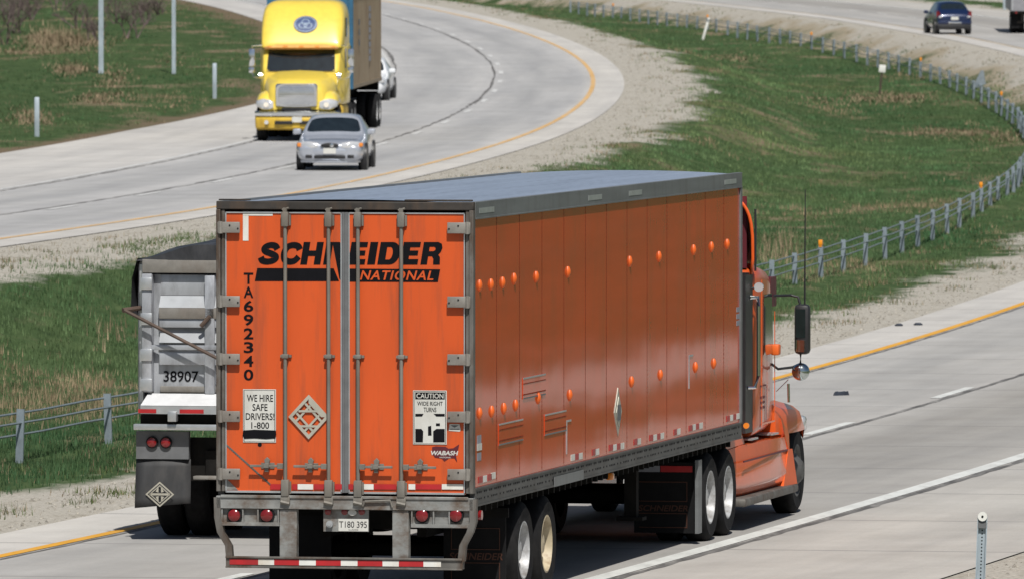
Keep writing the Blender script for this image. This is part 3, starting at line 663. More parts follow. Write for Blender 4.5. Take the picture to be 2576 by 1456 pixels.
    st = MB(); st.poly_y([rear(*q_) for q_ in ((1131, 1066), (1156, 1066), (1159, 1080), (1157, 1085), (1129, 1083))], -.004, -.001); st = st.build('sticker', 'sign_white', P)
    k = MB(); k.poly_y([rear(*q_) for q_ in ((1133, 1069), (1154, 1069), (1144, 1075))], -.0055, -.0045); rrect(k, 1132, 1078, 1156, 1080, .0055, .001); k.build('sticker_print', 'seal_grey', st, smooth=0)
    em = MB(); em.poly_y([rear(*q_) for q_ in ((1087, 1124), (1096, 1122), (1120, 1123), (1128, 1128), (1140, 1127), (1155, 1117), (1153, 1130), (1146, 1140), (1148, 1150), (1150, 1162), (1143, 1152), (1130, 1152), (1118, 1160), (1112, 1153), (1094, 1150), (1087, 1140))], -.004, -.001); em = em.build('map_emblem', 'maroon', P)
    k = MB(); (a, z1), (b, z0) = rear(1084, 1133), rear(1153, 1145); text_on(k, 'WABASH', a, b, z0, z1, -.0055, .03, .2); (a, z1), (b, z0) = rear(1106, 1148), rear(1135, 1152); text_on(k, 'NATIONAL', a, b, z0, z1, -.0055, .01); k.build('lettering', 'sign_white', em, smooth=0)
    # number plate on its bracket under the sill, with three small lamps
    br = MB(); rrect(br, 812, 1275, 926, 1338, -.02, .012); br = br.build('plate_bracket', 'sill_steel', P)
    pb = MB(); rrect(pb, 850, 1305, 925, 1337, -.012, .004); pb = pb.build('number_plate', 'plate', P, bevel=.002)
    k = MB(); (a, z1), (b, z0) = rear(852, 1311), rear(922, 1328); text_on(k, 'T180 395', a, b, z0, z1, .0105, .004); (a, z1), (b, z0) = rear(876, 1331), rear(900, 1334.5); text_on(k, 'ILLINOIS', a, b, z0, z1, .0105); k.build('lettering', 'black_ink', pb, smooth=0)
    for lx in (824, 866, 909):
        c = rear(lx, 1287); MB().disc_y(c[0], .0, c[1], .034, .03, 18, dome=.012).build('marker_lamp', 'lens_red', P)
    c = rear(886, 1289); MB().disc_y(c[0], -.01, c[1], .045, .03, 18, rz=.03).build('plate_lamp', 'sign_white', P)
    c = rear(829, 1318); MB().disc_y(c[0], -.02, c[1], .035, .04, 16).disc_y(c[0], -.03, c[1], .02, .01, 12).build('air_coupling', 'dull_metal', P)
    # bent bar and dents on the sill
    h = MB(); h.tube([(rear(916, 1258)[0], -.07, rear(0, 1262)[1]), (rear(922, 1250)[0], -.075, rear(0, 1250)[1]), (rear(985, 1250)[0], -.075, rear(0, 1247)[1]), (rear(990, 1262)[0], -.07, rear(0, 1264)[1])], .012, 6); h.build('grab_bar', 'lock_steel', P)
lettering()
def trailer_side():
    P = trailer
    def z5(a, b): return flank((1350+a/1.7756)/1.1658, (480+b/1.7756)/1.1658)
    for a, b in ((105, 635), (165, 630), (225, 620), (285, 600), (400, 590), (565, 565), (887, 510), (1040, 485), (1220, 450), (1313, 435), (1395, 420), (105, 1300), (168, 1290), (232, 1275), (293, 1258), (410, 1220), (575, 1205), (897, 1135), (1047, 1100), (1230, 1060), (1325, 1040)):
        s, z = z5(a, b); mb = MB(); rr = []
        for k in range(7):
            q = k/6; r = .045*math.sin(PI*(.12+.80*q))**.8
            rr.append([(HW-.012+max(0, math.cos(f))*r*.75, s+math.sin(f)*r*.9, z+.062-.124*q) for f in np.linspace(-PI/2, PI/2, 9)])
        mb.loft(rr, False, False); mb.build('side_clip', 'orange_clip', P, smooth=60)
    # riveted repair patches: outlined plates
    for a0, b0, a1, b1 in ((330, 1112, 447, 1092), (204, 1350, 330, 1330), (443, 1303, 555, 1282)):
        s0, z0 = z5(a0, b0); s1, z1 = z5(a1, b1); zc = (z0+z1)/2; mb = MB()
        mb.box(HW-.012, HW-.006, s0, s1, zc-.225, zc); mb.build('patch_panel', 'orange_side', P, smooth=0)
        for za, zb2, mt in ((zc-.016, zc, 'dull_metal'), (zc-.07, zc-.06, 'rivet_dull'), (zc-.185, zc-.172, 'rivet_dull'), (zc-.225, zc-.21, 'rail_grey')): MB().box(HW-.006, HW-.003, s0, s1, za, zb2).build('patch_rail', mt, P, smooth=0)
    for a, b, w_, h in ((1208, 1080, .16, .38), (1160-588, 1420, .16, .36)):
        s, z = z5(a, b); MB().box(HW-.012, HW-.004, s-w_, s-w_+.03, z-h/2, z+h/2).box(HW-.012, HW-.004, s-w_+.03, s+w_*.6, z+h/2-.02, z+h/2).build('tape_outline', 'dull_metal', P, smooth=0)
    s, z = z5(825, 1292); q = MB()
    for k, (R_, x) in enumerate(((.27, HW-.004), (.17, HW+.004))):
        q.add([(x, s, z+R_*.98), (x, s+R_*.78, z), (x, s, z-R_*.98), (x, s-R_*.78, z), (x-.012, s, z+R_), (x-.012, s+R_*.82, z), (x-.012, s, z-R_), (x-.012, s-R_*.82, z)], [(0, 1, 2, 3), (0, 4, 5, 1), (1, 5, 6, 2), (2, 6, 7, 3), (3, 7, 4, 0)])
    pl = q.build('hazard_placard', 'placard', P, smooth=0)
    q = MB(); q.box(HW+.004, HW+.008, s-.09, s+.1, z-.09, z+.08); q.build('placard_panel', 'seal_grey', pl)
    # red and white conspicuity tape near the foot of the side
    def z6(a, b): return flank((1350+a/2.662)/1.1658, (1150+b/2.662)/1.1658)
    for a, b, k in ((165, 682, 0), (198, 675, 1), (235, 664, 0), (265, 650, 1), (887, 508, 1), (917, 503, 0), (947, 497, 1), (1053, 467, 0), (1076, 465, 1), (1185, 432, 0), (1213, 430, 1), (1243, 424, 0), (1272, 418, 1), (1378, 387, 0), (1403, 383, 1), (1500, 355, 0), (1528, 352, 1), (1556, 346, 0), (1584, 339, 1), (1690, 310, 0), (1712, 306, 1), (1808, 280, 0), (1832, 272, 1), (1860, 267, 0), (1886, 260, 1), (2100, 205, 0), (2125, 198, 1), (2150, 192, 0), (2178, 185, 1)):
        s, z = z6(a, b); MB().box(HW-.012, HW-.0075, s-.11, s+.11, z-.033, z+.033).build('white_tape' if k else 'red_tape', 'tape_white' if k else 'tape_red', P, smooth=0)
    for a, b in ((135, 232), (700, 165), (910, 142), (1405, 78)):
        s, z = z5(a, b); MB().box(HW+.004, HW+.007, s-.38, s+.38, ZT-.115, ZT-.06).build('pale_tape', 'dull_metal', P, smooth=0)
    for i in range(3): s, z = flank(1859, 778+i*17); MB().box(HW-.012, HW-.009, s-.09, s+.09, z-.028, z+.028).build('side_marking', 'sign_blue_grey', P, smooth=0)
    s, z = z6(155, 380); MB().box(HW-.012, HW-.009, s-.1, s+.1, z-.05, z+.06).build('side_marking', 'sign_blue_grey', P, smooth=0)
    s, z = z6(155, 510); MB().box(HW-.012, HW-.009, s-.1, s+.1, z-.03, z+.05).build('side_marking', 'sign_blue_grey', P, smooth=0)
    s, z = z6(155, 415); MB().box(HW-.009, HW-.006, s-.12, s+.12, z-.05, z+.02).build('sticker', 'sign_white', P)
    s, z = z6(1212, 655); MB().rbox(HW-.1, HW-.02, s-.05, s+.05, z-.04, z+.04, .015).build('side_marker_lamp', 'lens_amber', P)
    MB().tube([(HW-.1, .25, 1.02), (HW+.03, .25, 1.02)], .05, 12).build('side_marker_lamp', 'lens_red', P)
    # upright stiffener on the front corner
    MB().box(HW-.012, HW+.006, LEN-.10, LEN+.004, ZF+.1, ZT-.17).build('front_post', 'rail_grey', P)
trailer_side()
def wheel_pair(parent, s, sgn, r=.515, rim='rim_white', track=None, single=False, name='wheel', off=(0, 0, 0), steer=False, hub=True):
    """a dual road wheel: tyres outside and in, dished rim, hub and nuts"""
    xo = track if track else HW-.05; w = .265
    prof = lambda: [(-w/2, r*.60), (-w/2, r*.72), (-w/2-.012, r*.86), (-w/2+.02, r*.965), (-w/2+.05, r), (w/2-.05, r), (w/2-.02, r*.965), (w/2+.012, r*.86), (w/2, r*.72), (w/2, r*.60)]
    t = MB(); cx = sgn*(xo-w/2); t.lathe_x(cx, s, r, prof(), 40, False)
    if not single: t.lathe_x(sgn*(xo-w*1.5-.07), s, r, prof(), 40, False)
    o = t.build(name, 'rubber', parent, off)
    rm = MB()
    if steer: pr = [(.13, r*.61), (.135, r*.56), (.10, r*.52), (.10, r*.40), (.15, r*.30), (.20, r*.20), (.21, 0.01)]
    else: pr = [(.13, r*.61), (.135, r*.565), (.11, r*.545), (.0, r*.50), (-.05, r*.44), (-.055, r*.26), (-.04, r*.22), (.09, r*.19), (.10, .01)]
    rm.lathe_x(cx, s, r, [(sgn*a, b) for a, b in pr], 36, False)
    ro = rm.build('rim', rim, o, off)
    return o
def under_trailer():
    P = trailer
    for k, s in enumerate((2.81, 4.03)):
        for sgn in (1, -1): wheel_pair(P, s, sgn, rim='rim_cream' if k else 'rim_white')
        MB().tube([(-HW+.3, s, .515), (HW-.3, s, .515)], .075, 12).build('axle', 'chassis', P)
    fr = MB()
    for x in (-.5, .5): fr.box(x-.05, x+.05, 1.4, 5.6, .72, ZF-.06)
    for s in (1.5, 2.4, 3.4, 4.4, 5.5): fr.box(-.5, .5, s-.05, s+.05, .80, 1.0)
    for i in range(50): fr.box(-HW+.07, HW-.07, .3+i*.3, .35+i*.3, ZF-.16, ZF-.06)
    fr.build('slider_frame', 'chassis', P)
    for sgn in (1, -1):
        f = MB(); xa, xb = sorted((sgn*.60, sgn*1.26))
        f.box(xa, xb, 2.02, 2.04, .16, .92).build('mud_flap', 'black_flap', P)
        f2 = MB().box(xa-.03, xb+.03, 2.0, 2.05, .90, 1.0)
        f2.build('flap_bracket', 'chassis', P)
    k = MB(); xa, xb = .68, 1.20
    for z0, z1 in ((.24, .42), (.56, .78)):
        k.box(xa, xb, 2.013, 2.018, z0, z0+.008).box(xa, xb, 2.013, 2.018, z1, z1+.008).box(xb-.008, xb, 2.013, 2.018, z0+.008, z1).box(xa, xa+.008, 2.013, 2.018, z0+.008, z1)
    text_on(k, 'SCHNEIDER', .66, 1.23, .455, .53, 2.015, .02, .2); k.build('lettering', 'dull_orange', P, smooth=0)
    lg = MB()
    for x in (-.85, .85): lg.box(x-.07, x+.07, 11.05, 11.19, .42, ZF-.06).box(x-.15, x+.15, 11.0, 11.24, .38, .42)
    lg.box(-.85, .85, 11.08, 11.16, .95, 1.02).tube([(.85, 11.2, .95), (.55, 11.9, 1.1)], .03, 6).tube([(-.85, 11.2, .95), (-.55, 11.9, 1.1)], .03, 6)
    lg.build('landing_gear', 'chassis', P)
    MB().tube([(-.2, 6.0, .82), (-.2, 7.2, .82)], .16, 16).tube([(.35, 6.0, .8), (.35, 6.9, .8)], .13, 16).build('air_tank', 'chassis', P)
under_trailer()
# ------------------------------------------------------------------ the orange tractor in front of the trailer (same axes as the trailer, its own base further forward)
def hull(name, mat, parent, rings, off=(0, 0, 0), sub=2, cap=True, creases=()):
    """closed loft smoothed into a bodywork shell"""
    mb = MB(); mb.loft(rings, True, cap); o = mb.build(name, mat, parent, off, smooth=60)
    if sub: m = o.modifiers.new('smooth', 'SUBSURF'); m.levels = sub; m.render_levels = sub
    return o
def rr_ring(y, x0, x1, z0, z1, r, n=4, top_only=False):
    """rounded rectangle across the vehicle at y"""
    out = []
    for cx, cz, a0, rr in ((x1, z0, -PI/2, 0 if top_only else r), (x1, z1, 0, r), (x0, z1, PI/2, r), (x0, z0, PI, 0 if top_only else r)):
        sx = -1 if cx == x1 else 1; sz = 1 if cz == z0 else -1
        for k in range(n+1):
            a = a0+PI/2*k/n; out.append((cx+sx*rr+rr*math.cos(a), y, cz+sz*rr+rr*math.sin(a)))
    return out
def tractor():
    OY = 17.5; off = (0, OY, 0)
    c, s_ = math.cos(TH), math.sin(TH)
    T = thing('semi_tractor', 'orange long nosed sleeper tractor with tall roof fairing pulling the orange trailer', 'truck', (TX+OY*s_, TY+OY*c, 0), (0, 0, -TH))
    B = lambda mb, name, mat, p=T, **k: mb.build(name, mat, p, off=off, **k)
    # cab and sleeper shell
    cab = MB(); cab.loft([rr_ring(y, -w, w, 1.05, zt, r) for y, w, zt, r in ((16.95, 1.20, 3.00, .10), (17.0, 1.22, 3.04, .12), (17.5, 1.22, 3.07, .16), (18.1, 1.20, 3.03, .2), (18.35, 1.17, 2.93, .22), (18.75, 1.12, 1.95, .2))])
    cab = B(cab, 'cab', 'orange_cab_shaded')
    # roof fairing: a crowned shell, open behind, narrowing forward
    f = MB(); rings = []
    for y, zt, w in ((16.85, 3.98, 1.235), (17.0, 3.97, 1.21), (17.25, 3.88, 1.12), (17.6, 3.65, .98), (17.95, 3.32, .82), (18.2, 3.08, .7)):
        rings.append([(w*.985, y, 2.98)]+[(math.copysign(w*abs(math.cos(a))**.35, math.cos(a)), y, 3.0+(zt-3.0)*abs(math.sin(a))**.45) for a in np.linspace(.02, PI-.02, 22)]+[(-w*.985, y, 2.98)])
    f.loft(rings, False, False); fo = B(f, 'roof_fairing', 'orange_paint')
    so_ = fo.modifiers.new('skin', 'SOLIDIFY'); so_.thickness = .035; so_.offset = -1
    B(MB().box(-1.12, 1.12, 16.97, 17.0, 3.05, 3.9), 'fairing_shade_panel', 'maroon')  # dark red sheet standing in for the shaded inside of the fairing
    for sg in (1, -1):                                                # black side extenders, and an inner panel blackened for the shade behind the cab
        e = MB().box(sg*1.16, sg*1.20, 16.45, 16.94, 1.12, 2.98).box(sg*.9, sg*1.16, 16.90, 16.94, 1.12, 3.0); B(e, 'side_extender', 'plastic_black')
    B(MB().tube([(1.245, 16.86, 3.02), (1.25, 16.84, 3.55), (1.245, 16.85, 3.75)], .014, 6), 'fairing_trim', 'plastic_black', fo)
    # windscreen, door glass, door seam, grab rail, spotlight
    w = MB().add([(-1.02, 18.43, 2.78), (1.02, 18.43, 2.78), (1.02, 18.72, 2.05), (-1.02, 18.72, 2.05)], [(0, 1, 2, 3)]); B(w, 'windscreen', 'glass_dark')
    B(MB().box(-1.1, 1.1, 18.35, 18.75, 2.84, 2.90).box(1.05, 1.17, 18.30, 18.72, 2.55, 2.90), 'sun_visor', 'maroon')
    g = MB().add([(1.226, 17.55, 2.0), (1.226, 18.2, 2.0), (1.206, 18.2, 2.72), (1.226, 17.55, 2.72)], [(0, 1, 2, 3)]); B(g, 'door_window', 'glass_dark')
    d = MB().box(1.219, 1.226, 17.42, 17.45, 1.15, 2.9).box(1.219, 1.226, 18.3, 18.32, 1.2, 2.5).box(1.219, 1.226, 17.45, 18.3, 1.18, 1.2); B(d, 'door', 'orange_paint')
    s1, z1 = flank(1897, 748, 1.25); r = MB(); s2, z2 = flank(1906, 770, 1.30); s3, z3 = flank(1906, 945, 1.30); s4, z4 = flank(1892, 975, 1.25)
    r.tube([(1.2, s1, z1), (1.28, s1+.1, z1), (1.31, s2, z2), (1.31, s3, z3), (1.28, s4+.05, z4), (1.2, s4, z4)], .022, 8); B(r, 'grab_rail', 'chrome')
    s1, z1 = flank(1910, 722, 1.29); r = MB(); r.disc_y(1.29, s1-.03, z1, .055, .05, 20).loft([[(1.29+q*.055*math.cos(a), s1+.02+(1-q)*.09, z1+q*.055*math.sin(a)) for a in np.linspace(0, 2*PI, 20, endpoint=False)] for q in (1, .85, .4)]); B(r, 'work_light', 'lens_clear')
    B(MB().tube([(1.2, s1, z1-.02), (1.27, s1, z1)], .015, 6), 'light_arm', 'plastic_black')
    B(MB().rbox(1.20, 1.30, 18.15, 18.3, 1.98, 2.11, .02), 'side_lamp', 'orange_clip')
    s1, z1 = flank(1921, 1010, 1.225); mb = MB()
    for k in range(3): mb.box(1.219, 1.224, s1-.15, s1+.12, z1-.08+k*.06, z1-.05+k*.06)
    mb.box(1.219, 1.224, s1-.2, s1-.185, z1-.3, z1+.2).box(1.219, 1.224, s1+.2, s1+.215, z1-.3, z1+.2).box(1.219, 1.224, s1-.185, s1+.2, z1+.185, z1+.2); B(mb, 'door_marking', 'maroon')
    B(MB().disc_y(1.235, 16.3, 1.22, .035, .04, 12), 'rear_marker', 'lens_amber')
    # bonnet and front wings
    h = MB(); h.loft([rr_ring(y, -w, w, 1.0, z, r) for y, w, z, r in ((18.7, .95, 1.98, .2), (19.4, .86, 1.9, .2), (20.4, .76, 1.78, .22), (20.95, .62, 1.6, .2))]); B(h, 'bonnet', 'orange_paint')
    for sg in (1, -1):
        fr = []
        for y, zt, w in ((18.72, 1.46, 1.16), (19.0, 1.40, 1.22), (19.5, 1.38, 1.26), (20.0, 1.33, 1.26), (20.3, 1.22, 1.24), (20.42, 1.08, 1.20)):
            fr.append([(sg*.55, y, 1.0), (sg*.55, y, zt+.06), (sg*(w-.32), y, zt+.02), (sg*(w-.12), y, zt-.03), (sg*(w-.03), y, zt-.10), (sg*w, y, zt-.2), (sg*w, y, 1.0)])
        m = MB().loft(fr)
        m.add([(sg*.55, 19.02, .75), (sg*1.28, 19.02, .75), (sg*1.20, 18.85, 1.2), (sg*.55, 18.75, 1.2), (sg*.55, 19.1, .75), (sg*1.26, 19.1, .75), (sg*1.24, 19.2, 1.02), (sg*.55, 19.2, 1.02)], [(0, 1, 2, 3), (0, 4, 5, 1), (1, 5, 6, 2), (2, 6, 7, 3), (4, 7, 6, 5), (0, 3, 7, 4)])
        B(m, 'wing', 'orange_paint')
        B(MB().rbox(sg*.75, sg*1.2, 20.5, 20.75, .95, 1.15, .05), 'headlight', 'lens_clear')
    B(MB().rbox(-.92, .92, 20.75, 20.98, .35, .75, .08), 'bumper', 'orange_paint')
    B(MB().rbox(-.5, .5, 20.9, 20.98, .8, 1.5, .08), 'grille', 'chrome')
    # chassis side fairing with steps
    for sg in (1, -1):
        sf = MB(); rings = []
        for y, w, zt in ((15.35, 1.16, .98), (16.1, 1.26, 1.02), (17.6, 1.29, 1.02), (18.9, 1.30, 1.0), (19.05, 1.27, .98)):
            rings.append([(sg*.85, y, .38), (sg*(w-.10), y, .38), (sg*(w-.02), y, .46), (sg*w, y, .55), (sg*(w-.03), y, .80), (sg*(w-.06), y, zt-.03), (sg*.85, y, zt)])
        sf.loft(rings); o = B(sf, 'side_fairing', 'orange_paint')
        B(MB().box(sg*(1.27), sg*1.283, 15.9, 18.9, .805, .825), 'fairing_groove', 'maroon', o)
        B(MB().rbox(sg*1.1, sg*1.37, 15.55, 19.15, .30, .40, .03), 'step', 'frame_steel')
        B(MB().add([(sg*.95, 18.5, .40), (sg*1.30, 18.5, .40), (sg*1.36, 19.1, .40), (sg*.95, 19.1, .40), (sg*.95, 18.9, .82), (sg*1.285, 18.9, .82), (sg*1.30, 19.1, .82), (sg*.95, 19.1, .82)], [(0, 1, 5, 4), (1, 2, 6, 5), (2, 3, 7, 6), (3, 0, 4, 7), (4, 5, 6, 7)]), 'step_gusset', 'orange_paint')
        B(MB().box(sg*.92, sg*1.22, 16.75, 17.2, 1.025, 1.045), 'tread_plate', 'dull_metal'); B(MB().box(sg*.92, sg*1.22, 18.2, 18.6, 1.02, 1.04), 'tread_plate', 'dull_metal')
        B(MB().add([(sg*.7, 15.15, .98), (sg*1.18, 15.15, .98), (sg*1.1, 15.9, 1.30), (sg*.7, 15.9, 1.33), (sg*1.1, 16.5, 1.28), (sg*.7, 16.5, 1.28), (sg*1.18, 16.5, 1.0), (sg*.7, 16.5, 1.0)], [(0, 1, 2, 3), (3, 2, 4, 5), (1, 6, 4, 2), (5, 4, 6, 7), (0, 7, 6, 1)]), 'tank_shroud', 'orange_paint')
    # mirrors and aerial
    sm = 18.75; mz = lambda y: flank(2016, y, 1.5)[1]; vm = lambda x: ((x-1288)/F*(TY+.98*sm)-TX-.1994*sm)/.98
    x0, x1 = vm(1998), vm(2036); mm = MB().rbox(x0, x1, sm-.06, sm+.10, mz(892), mz(766), .05); mo = B(mm, 'mirror', 'plastic_black')
    B(MB().box(x0+.025, x1-.045, sm-.064, sm-.058, mz(850), mz(778)), 'mirror_glass', 'mirror_dark', mo)
    B(MB().box(x0+.025, x1-.045, sm-.064, sm-.058, mz(886), mz(856)), 'mirror_glass', 'mirror_glass', mo)
    xm = vm(2013); za = mz(746)
    B(MB().tube([(1.15, 18.5, za+.01), (xm-.12, sm, za+.01), (xm-.03, sm, za-.01), (xm, sm, mz(772))], .016, 8), 'mirror_arm', 'plastic_black')
    B(MB().tube([(1.15, 18.5, mz(915)), (1.22, 18.55, mz(928)), (xm-.1, sm, mz(925)), (xm, sm, mz(915)), (xm, sm, mz(890))], .016, 8), 'mirror_arm', 'plastic_black')
    cz = mz(936); B(MB().loft([[(xm+q*.105*math.cos(a), sm-.02-d, cz+q*.105*math.sin(a)) for a in np.linspace(0, 2*PI, 24, endpoint=False)] for q, d in ((1, -.06), (1, 0), (.85, .03), (.55, .055), (.2, .065))]), 'round_mirror', 'mirror_glass', smooth=60)
    B(MB().tube([(xm+.05, sm, mz(766)), (xm+.055, sm, mz(478))], [.012, .006], 6), 'aerial', 'plastic_black')
    B(MB().tube([(vm(1988), 18.6, mz(965)), (vm(1989), 18.6, mz(1012))], .016, 8).tube([(1.2, 18.55, mz(985)), (vm(1988), 18.6, mz(955))], .008, 6), 'wing_rod', 'chrome')
    # frame, drive wheels, steering wheels, flaps
    B(MB().box(-.45, -.35, 12.9, 20.8, .75, 1.0).box(.35, .45, 12.9, 20.8, .75, 1.0).box(-.5, .5, 13.4, 14.9, 1.0, 1.10), 'chassis_frame', 'chassis')
    for s in (13.66, 14.80):
        for sg in (1, -1): wheel_pair(T, s, sg, off=off)
        B(MB().tube([(-HW+.3, s, .515), (HW-.3, s, .515)], .09, 12), 'axle', 'chassis')
    for sg in (1, -1):
        wheel_pair(T, 19.72, sg, r=.53, rim='bottom_rail', track=1.25, single=True, off=off, steer=True)
        xa, xb = sorted((sg*.55, sg*1.25)); fl = B(MB().box(xa, xb, 12.86, 12.88, .14, .95), 'mud_flap', 'black_flap')
        B(MB().box(xa, xa+.3*1, 12.85, 12.86, .84, .91), 'white_tape' if sg > 0 else 'red_tape', 'sign_blue_grey' if sg > 0 else 'tape_red', fl)
        B(MB().box(xa+.31, xb-.02, 12.85, 12.86, .84, .91), 'red_tape', 'tape_red', fl)
        k = MB()
        for z0, z1 in ((.2, .36), (.50, .72)):
            k.box(xa+.06, xb-.08, 12.853, 12.858, z0, z0+.01).box(xa+.06, xb-.08, 12.853, 12.858, z1, z1+.01).box(xb-.09, xb-.08, 12.853, 12.858, z0+.01, z1)
        text_on(k, 'SCHNEIDER', xa+.05, xb-.07, .39, .46, 12.855, .02, .2); B(k, 'lettering', 'dull_orange', fl, smooth=0)
        B(MB().box(sg*1.27, sg*1.31, 12.8, 13.02, .14, .98), 'flap_edge', 'rail_grey')
tractor()
# ------------------------------------------------------------------ the tipper on the left, mostly behind the trailer
def dump_truck():
    Yt = 116.2; th = .205; c, s_ = math.cos(th), math.sin(th); hw = 1.25
    X0 = (350-1288)/F*Yt+hw*c; Y0 = Yt-.0; y_off = 0
    D = thing('dump_truck', 'grey and white tipper truck with black tarp and number 38907 on its tailgate', 'dump truck', (X0, Y0, 0), (0, 0, -th))
    def R(x, y, d=0.):
        a = (x-1288)/F; v = (a*(Y0+d*c)-X0-s_*d)/(c+s_*a); return v, HC-(y-HZ)/F*(Y0-s_*v+c*d)
    def rc(mb, x0, y0, x1, y1, d, t):
        a, z1 = R(x0, y0); b, z0 = R(x1, y1); return mb.box(a, b, -d, -d+t, z0, z1)
    def sym(x0, x1): a, b = R(x0, 900)[0], R(x1, 900)[0]; return (a, b), (-b, -a)
    z = lambda y: R(400, y)[1]
    # tipping body
    bd = MB().box(-hw, -hw+.05, .0, 5.2, z(1040), z(655)).box(hw-.05, hw, 0, 5.2, z(1040), z(655)).box(-hw, hw, 5.15, 5.2, z(1040), z(650)).box(-hw+.05, hw-.05, .06, 5.15, z(1040), z(1020))
    for k in range(7): bd.box(-hw-.05, -hw, .1+k*.8, .2+k*.8, z(1040), z(660)).box(hw, hw+.05, .1+k*.8, .2+k*.8, z(1040), z(660))
    bd.build('body', 'dump_white', D, bevel=.006)
    tg = MB().box(-1.13, 1.13, -.02, .04, z(1000), z(690)).build('tailgate', 'dump_white', D)
    MB().rbox(-1.2, 1.2, -.11, -.0, z(686), z(652), .01).build('top_rail', 'hinge_steel', tg)
    for y0, y1, dp, mt in ((690, 742, .03, 'dump_white'), (772, 800, .12, 'hinge_steel'), (800, 822, .10, 'dump_white'), (883, 916, .10, 'dump_white'), (970, 986, .06, 'hinge_steel')):
        MB().rbox(-1.0, 1.0, -dp, .0, z(y1), z(y0), .008).build('rib', mt, tg)
    for y0, y1, dp in ((742, 772, .12), (822, 860, .10)):              # sloping sunlit flanges above each rib
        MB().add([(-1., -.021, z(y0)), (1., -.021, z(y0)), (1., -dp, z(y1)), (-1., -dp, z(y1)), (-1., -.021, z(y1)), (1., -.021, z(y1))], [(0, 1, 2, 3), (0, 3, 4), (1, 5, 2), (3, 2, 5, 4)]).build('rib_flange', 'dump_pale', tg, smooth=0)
    MB().rbox(-1.1, 1.1, -.13, -.10, z(878), z(866), .006).build('cross_bar', 'dump_white', tg)
    for (a, b), nm in zip(sym(363, 388), 'ab'):
        MB().rbox(a, b, -.14, .0, z(985), z(688), .012).build('side_post', 'dump_white', tg)
        for yy in (712, 800, 890, 965): MB().rbox(a-.01, b+.01, -.165, -.13, z(yy+16), z(yy-14), .008).build('latch_block', 'dull_metal', tg)
    for (a, b) in sym(352, 361): MB().box(a, b, -.03, .03, z(1010), z(665)).build('edge_post', 'dull_metal', D)
    for (a, b) in sym(520, 545): MB().rbox(a, b, -.12, .0, z(988), z(692), .01).build('inner_post', 'dump_white', tg)
    MB().add([(-1.13, -.10, z(988)), (1.13, -.10, z(988)), (1.16, -.36, z(1016)), (-1.16, -.36, z(1016)), (-1.13, 0, z(1016)), (1.13, 0, z(1016))], [(0, 1, 2, 3), (0, 3, 4), (1, 5, 2), (3, 2, 5, 4)]).build('apron', 'dump_sunlit', D, smooth=0)
    bb = MB().box(-1.16, 1.16, -.36, -.30, z(1037), z(1017)).build('bumper_bar', 'dull_metal', D)
    for (x0, x1) in ((366, 411), (470, 530)):
        for (a, b) in sym(x0, x1): MB().box(a, b, -.366, -.361, z(1035), z(1025)).build('red_tape', 'tape_red', bb)
    (a, b), _ = sym(441, 463); MB().rbox(a, b, -.40, -.30, z(1056), z(1030), .01).build('hook_block', 'dull_metal', D)
    MB().box(-1.2, 1.2, -.2, .6, z(1064), z(1038)).build('sill_beam', 'chassis', D)
    MB().rbox(-1.25, 1.25, -.34, -.25, z(1078), z(1063), .01).build('rear_bar', 'dull_metal', D)
    for sgn in (1, -1):
        (a, b) = sym(352, 484)[0 if sgn < 0 else 1]
        lb = MB().box(a, b, -.2, -.12, z(1152), z(1082)).build('light_box', 'seal_grey', D)
        for lx in (393, 428):
            cx = R(lx, 1110)[0]*(1 if sgn < 0 else -1); h = MB().disc_y(cx, -.23, z(1110), .07, .03, 22).build('tail_light', 'rubber', lb); 
            MB().disc_y(cx, -.238, z(1110), .055, .008, 22, dome=.015).build('lens', 'lens_red', lb)
        (a, b) = sym(350, 487)[0 if sgn < 0 else 1]
        fl = MB(); (z1, z0) = (z(1152), z(1275)); o_ = .05*sgn
        rows_ = [[(a+(b-a)*q-o_*.2*k, -.15-.10*k-.03*math.sin(3*q+k*2), z1+(z0-z1)*k+(.06*k*q if sgn < 0 else .06*k*(1-q))) for q in np.linspace(0, 1, 7)] for k in np.linspace(0, 1, 7)]
        fl.loft(rows_, False, False); fo = fl.build('mud_flap', 'flap', D); q = fo.modifiers.new('t', 'SOLIDIFY'); q.thickness = .012
        if sgn < 0:
            lg = MB(); cx, cz = R(415, 1240); yy = -.252-.02
            for r_, w_ in ((.17, .018), (.125, .012)):
                P4 = [(0, r_*.86), (r_, 0), (0, -r_*.86), (-r_, 0)]
                for i in range(4):
                    p, n = P4[i], P4[(i+1) % 4]; k1 = 1-w_/r_*1.4
                    lg.add([(cx+p[0], yy, cz+p[1]), (cx+n[0], yy, cz+n[1]), (cx+n[0]*k1, yy, cz+n[1]*k1), (cx+p[0]*k1, yy, cz+p[1]*k1)], [(0, 1, 2, 3)])
            lg.add([(cx-.12, yy, cz-.012), (cx+.12, yy, cz-.012), (cx+.12, yy, cz+.012), (cx-.12, yy, cz+.012)], [(0, 1, 2, 3)])
            for sx in (-1, 1):
                for sz in (-1, 1): lg.add([(cx+sx*.015, yy, cz+sz*.09), (cx+sx*.05, yy, cz+sz*.03), (cx+sx*.015, yy, cz+sz*.02)], [(0, 1, 2)])
            lg.build('flap_emblem', 'placard', fo, smooth=0)
        for s in (1.05, 2.35):
            wheel_pair(D, s, sgn, r=.53, track=1.2)
    for s in (1.05, 2.35): MB().tube([(-1, s, .53), (1, s, .53)], .09, 12).build('axle', 'chassis', D)
    MB().box(-.45, .45, -.1, 7.5, .75, 1.05).box(-.8, .8, -.05, .0, .7, 1.2).build('chassis_frame', 'chassis', D)
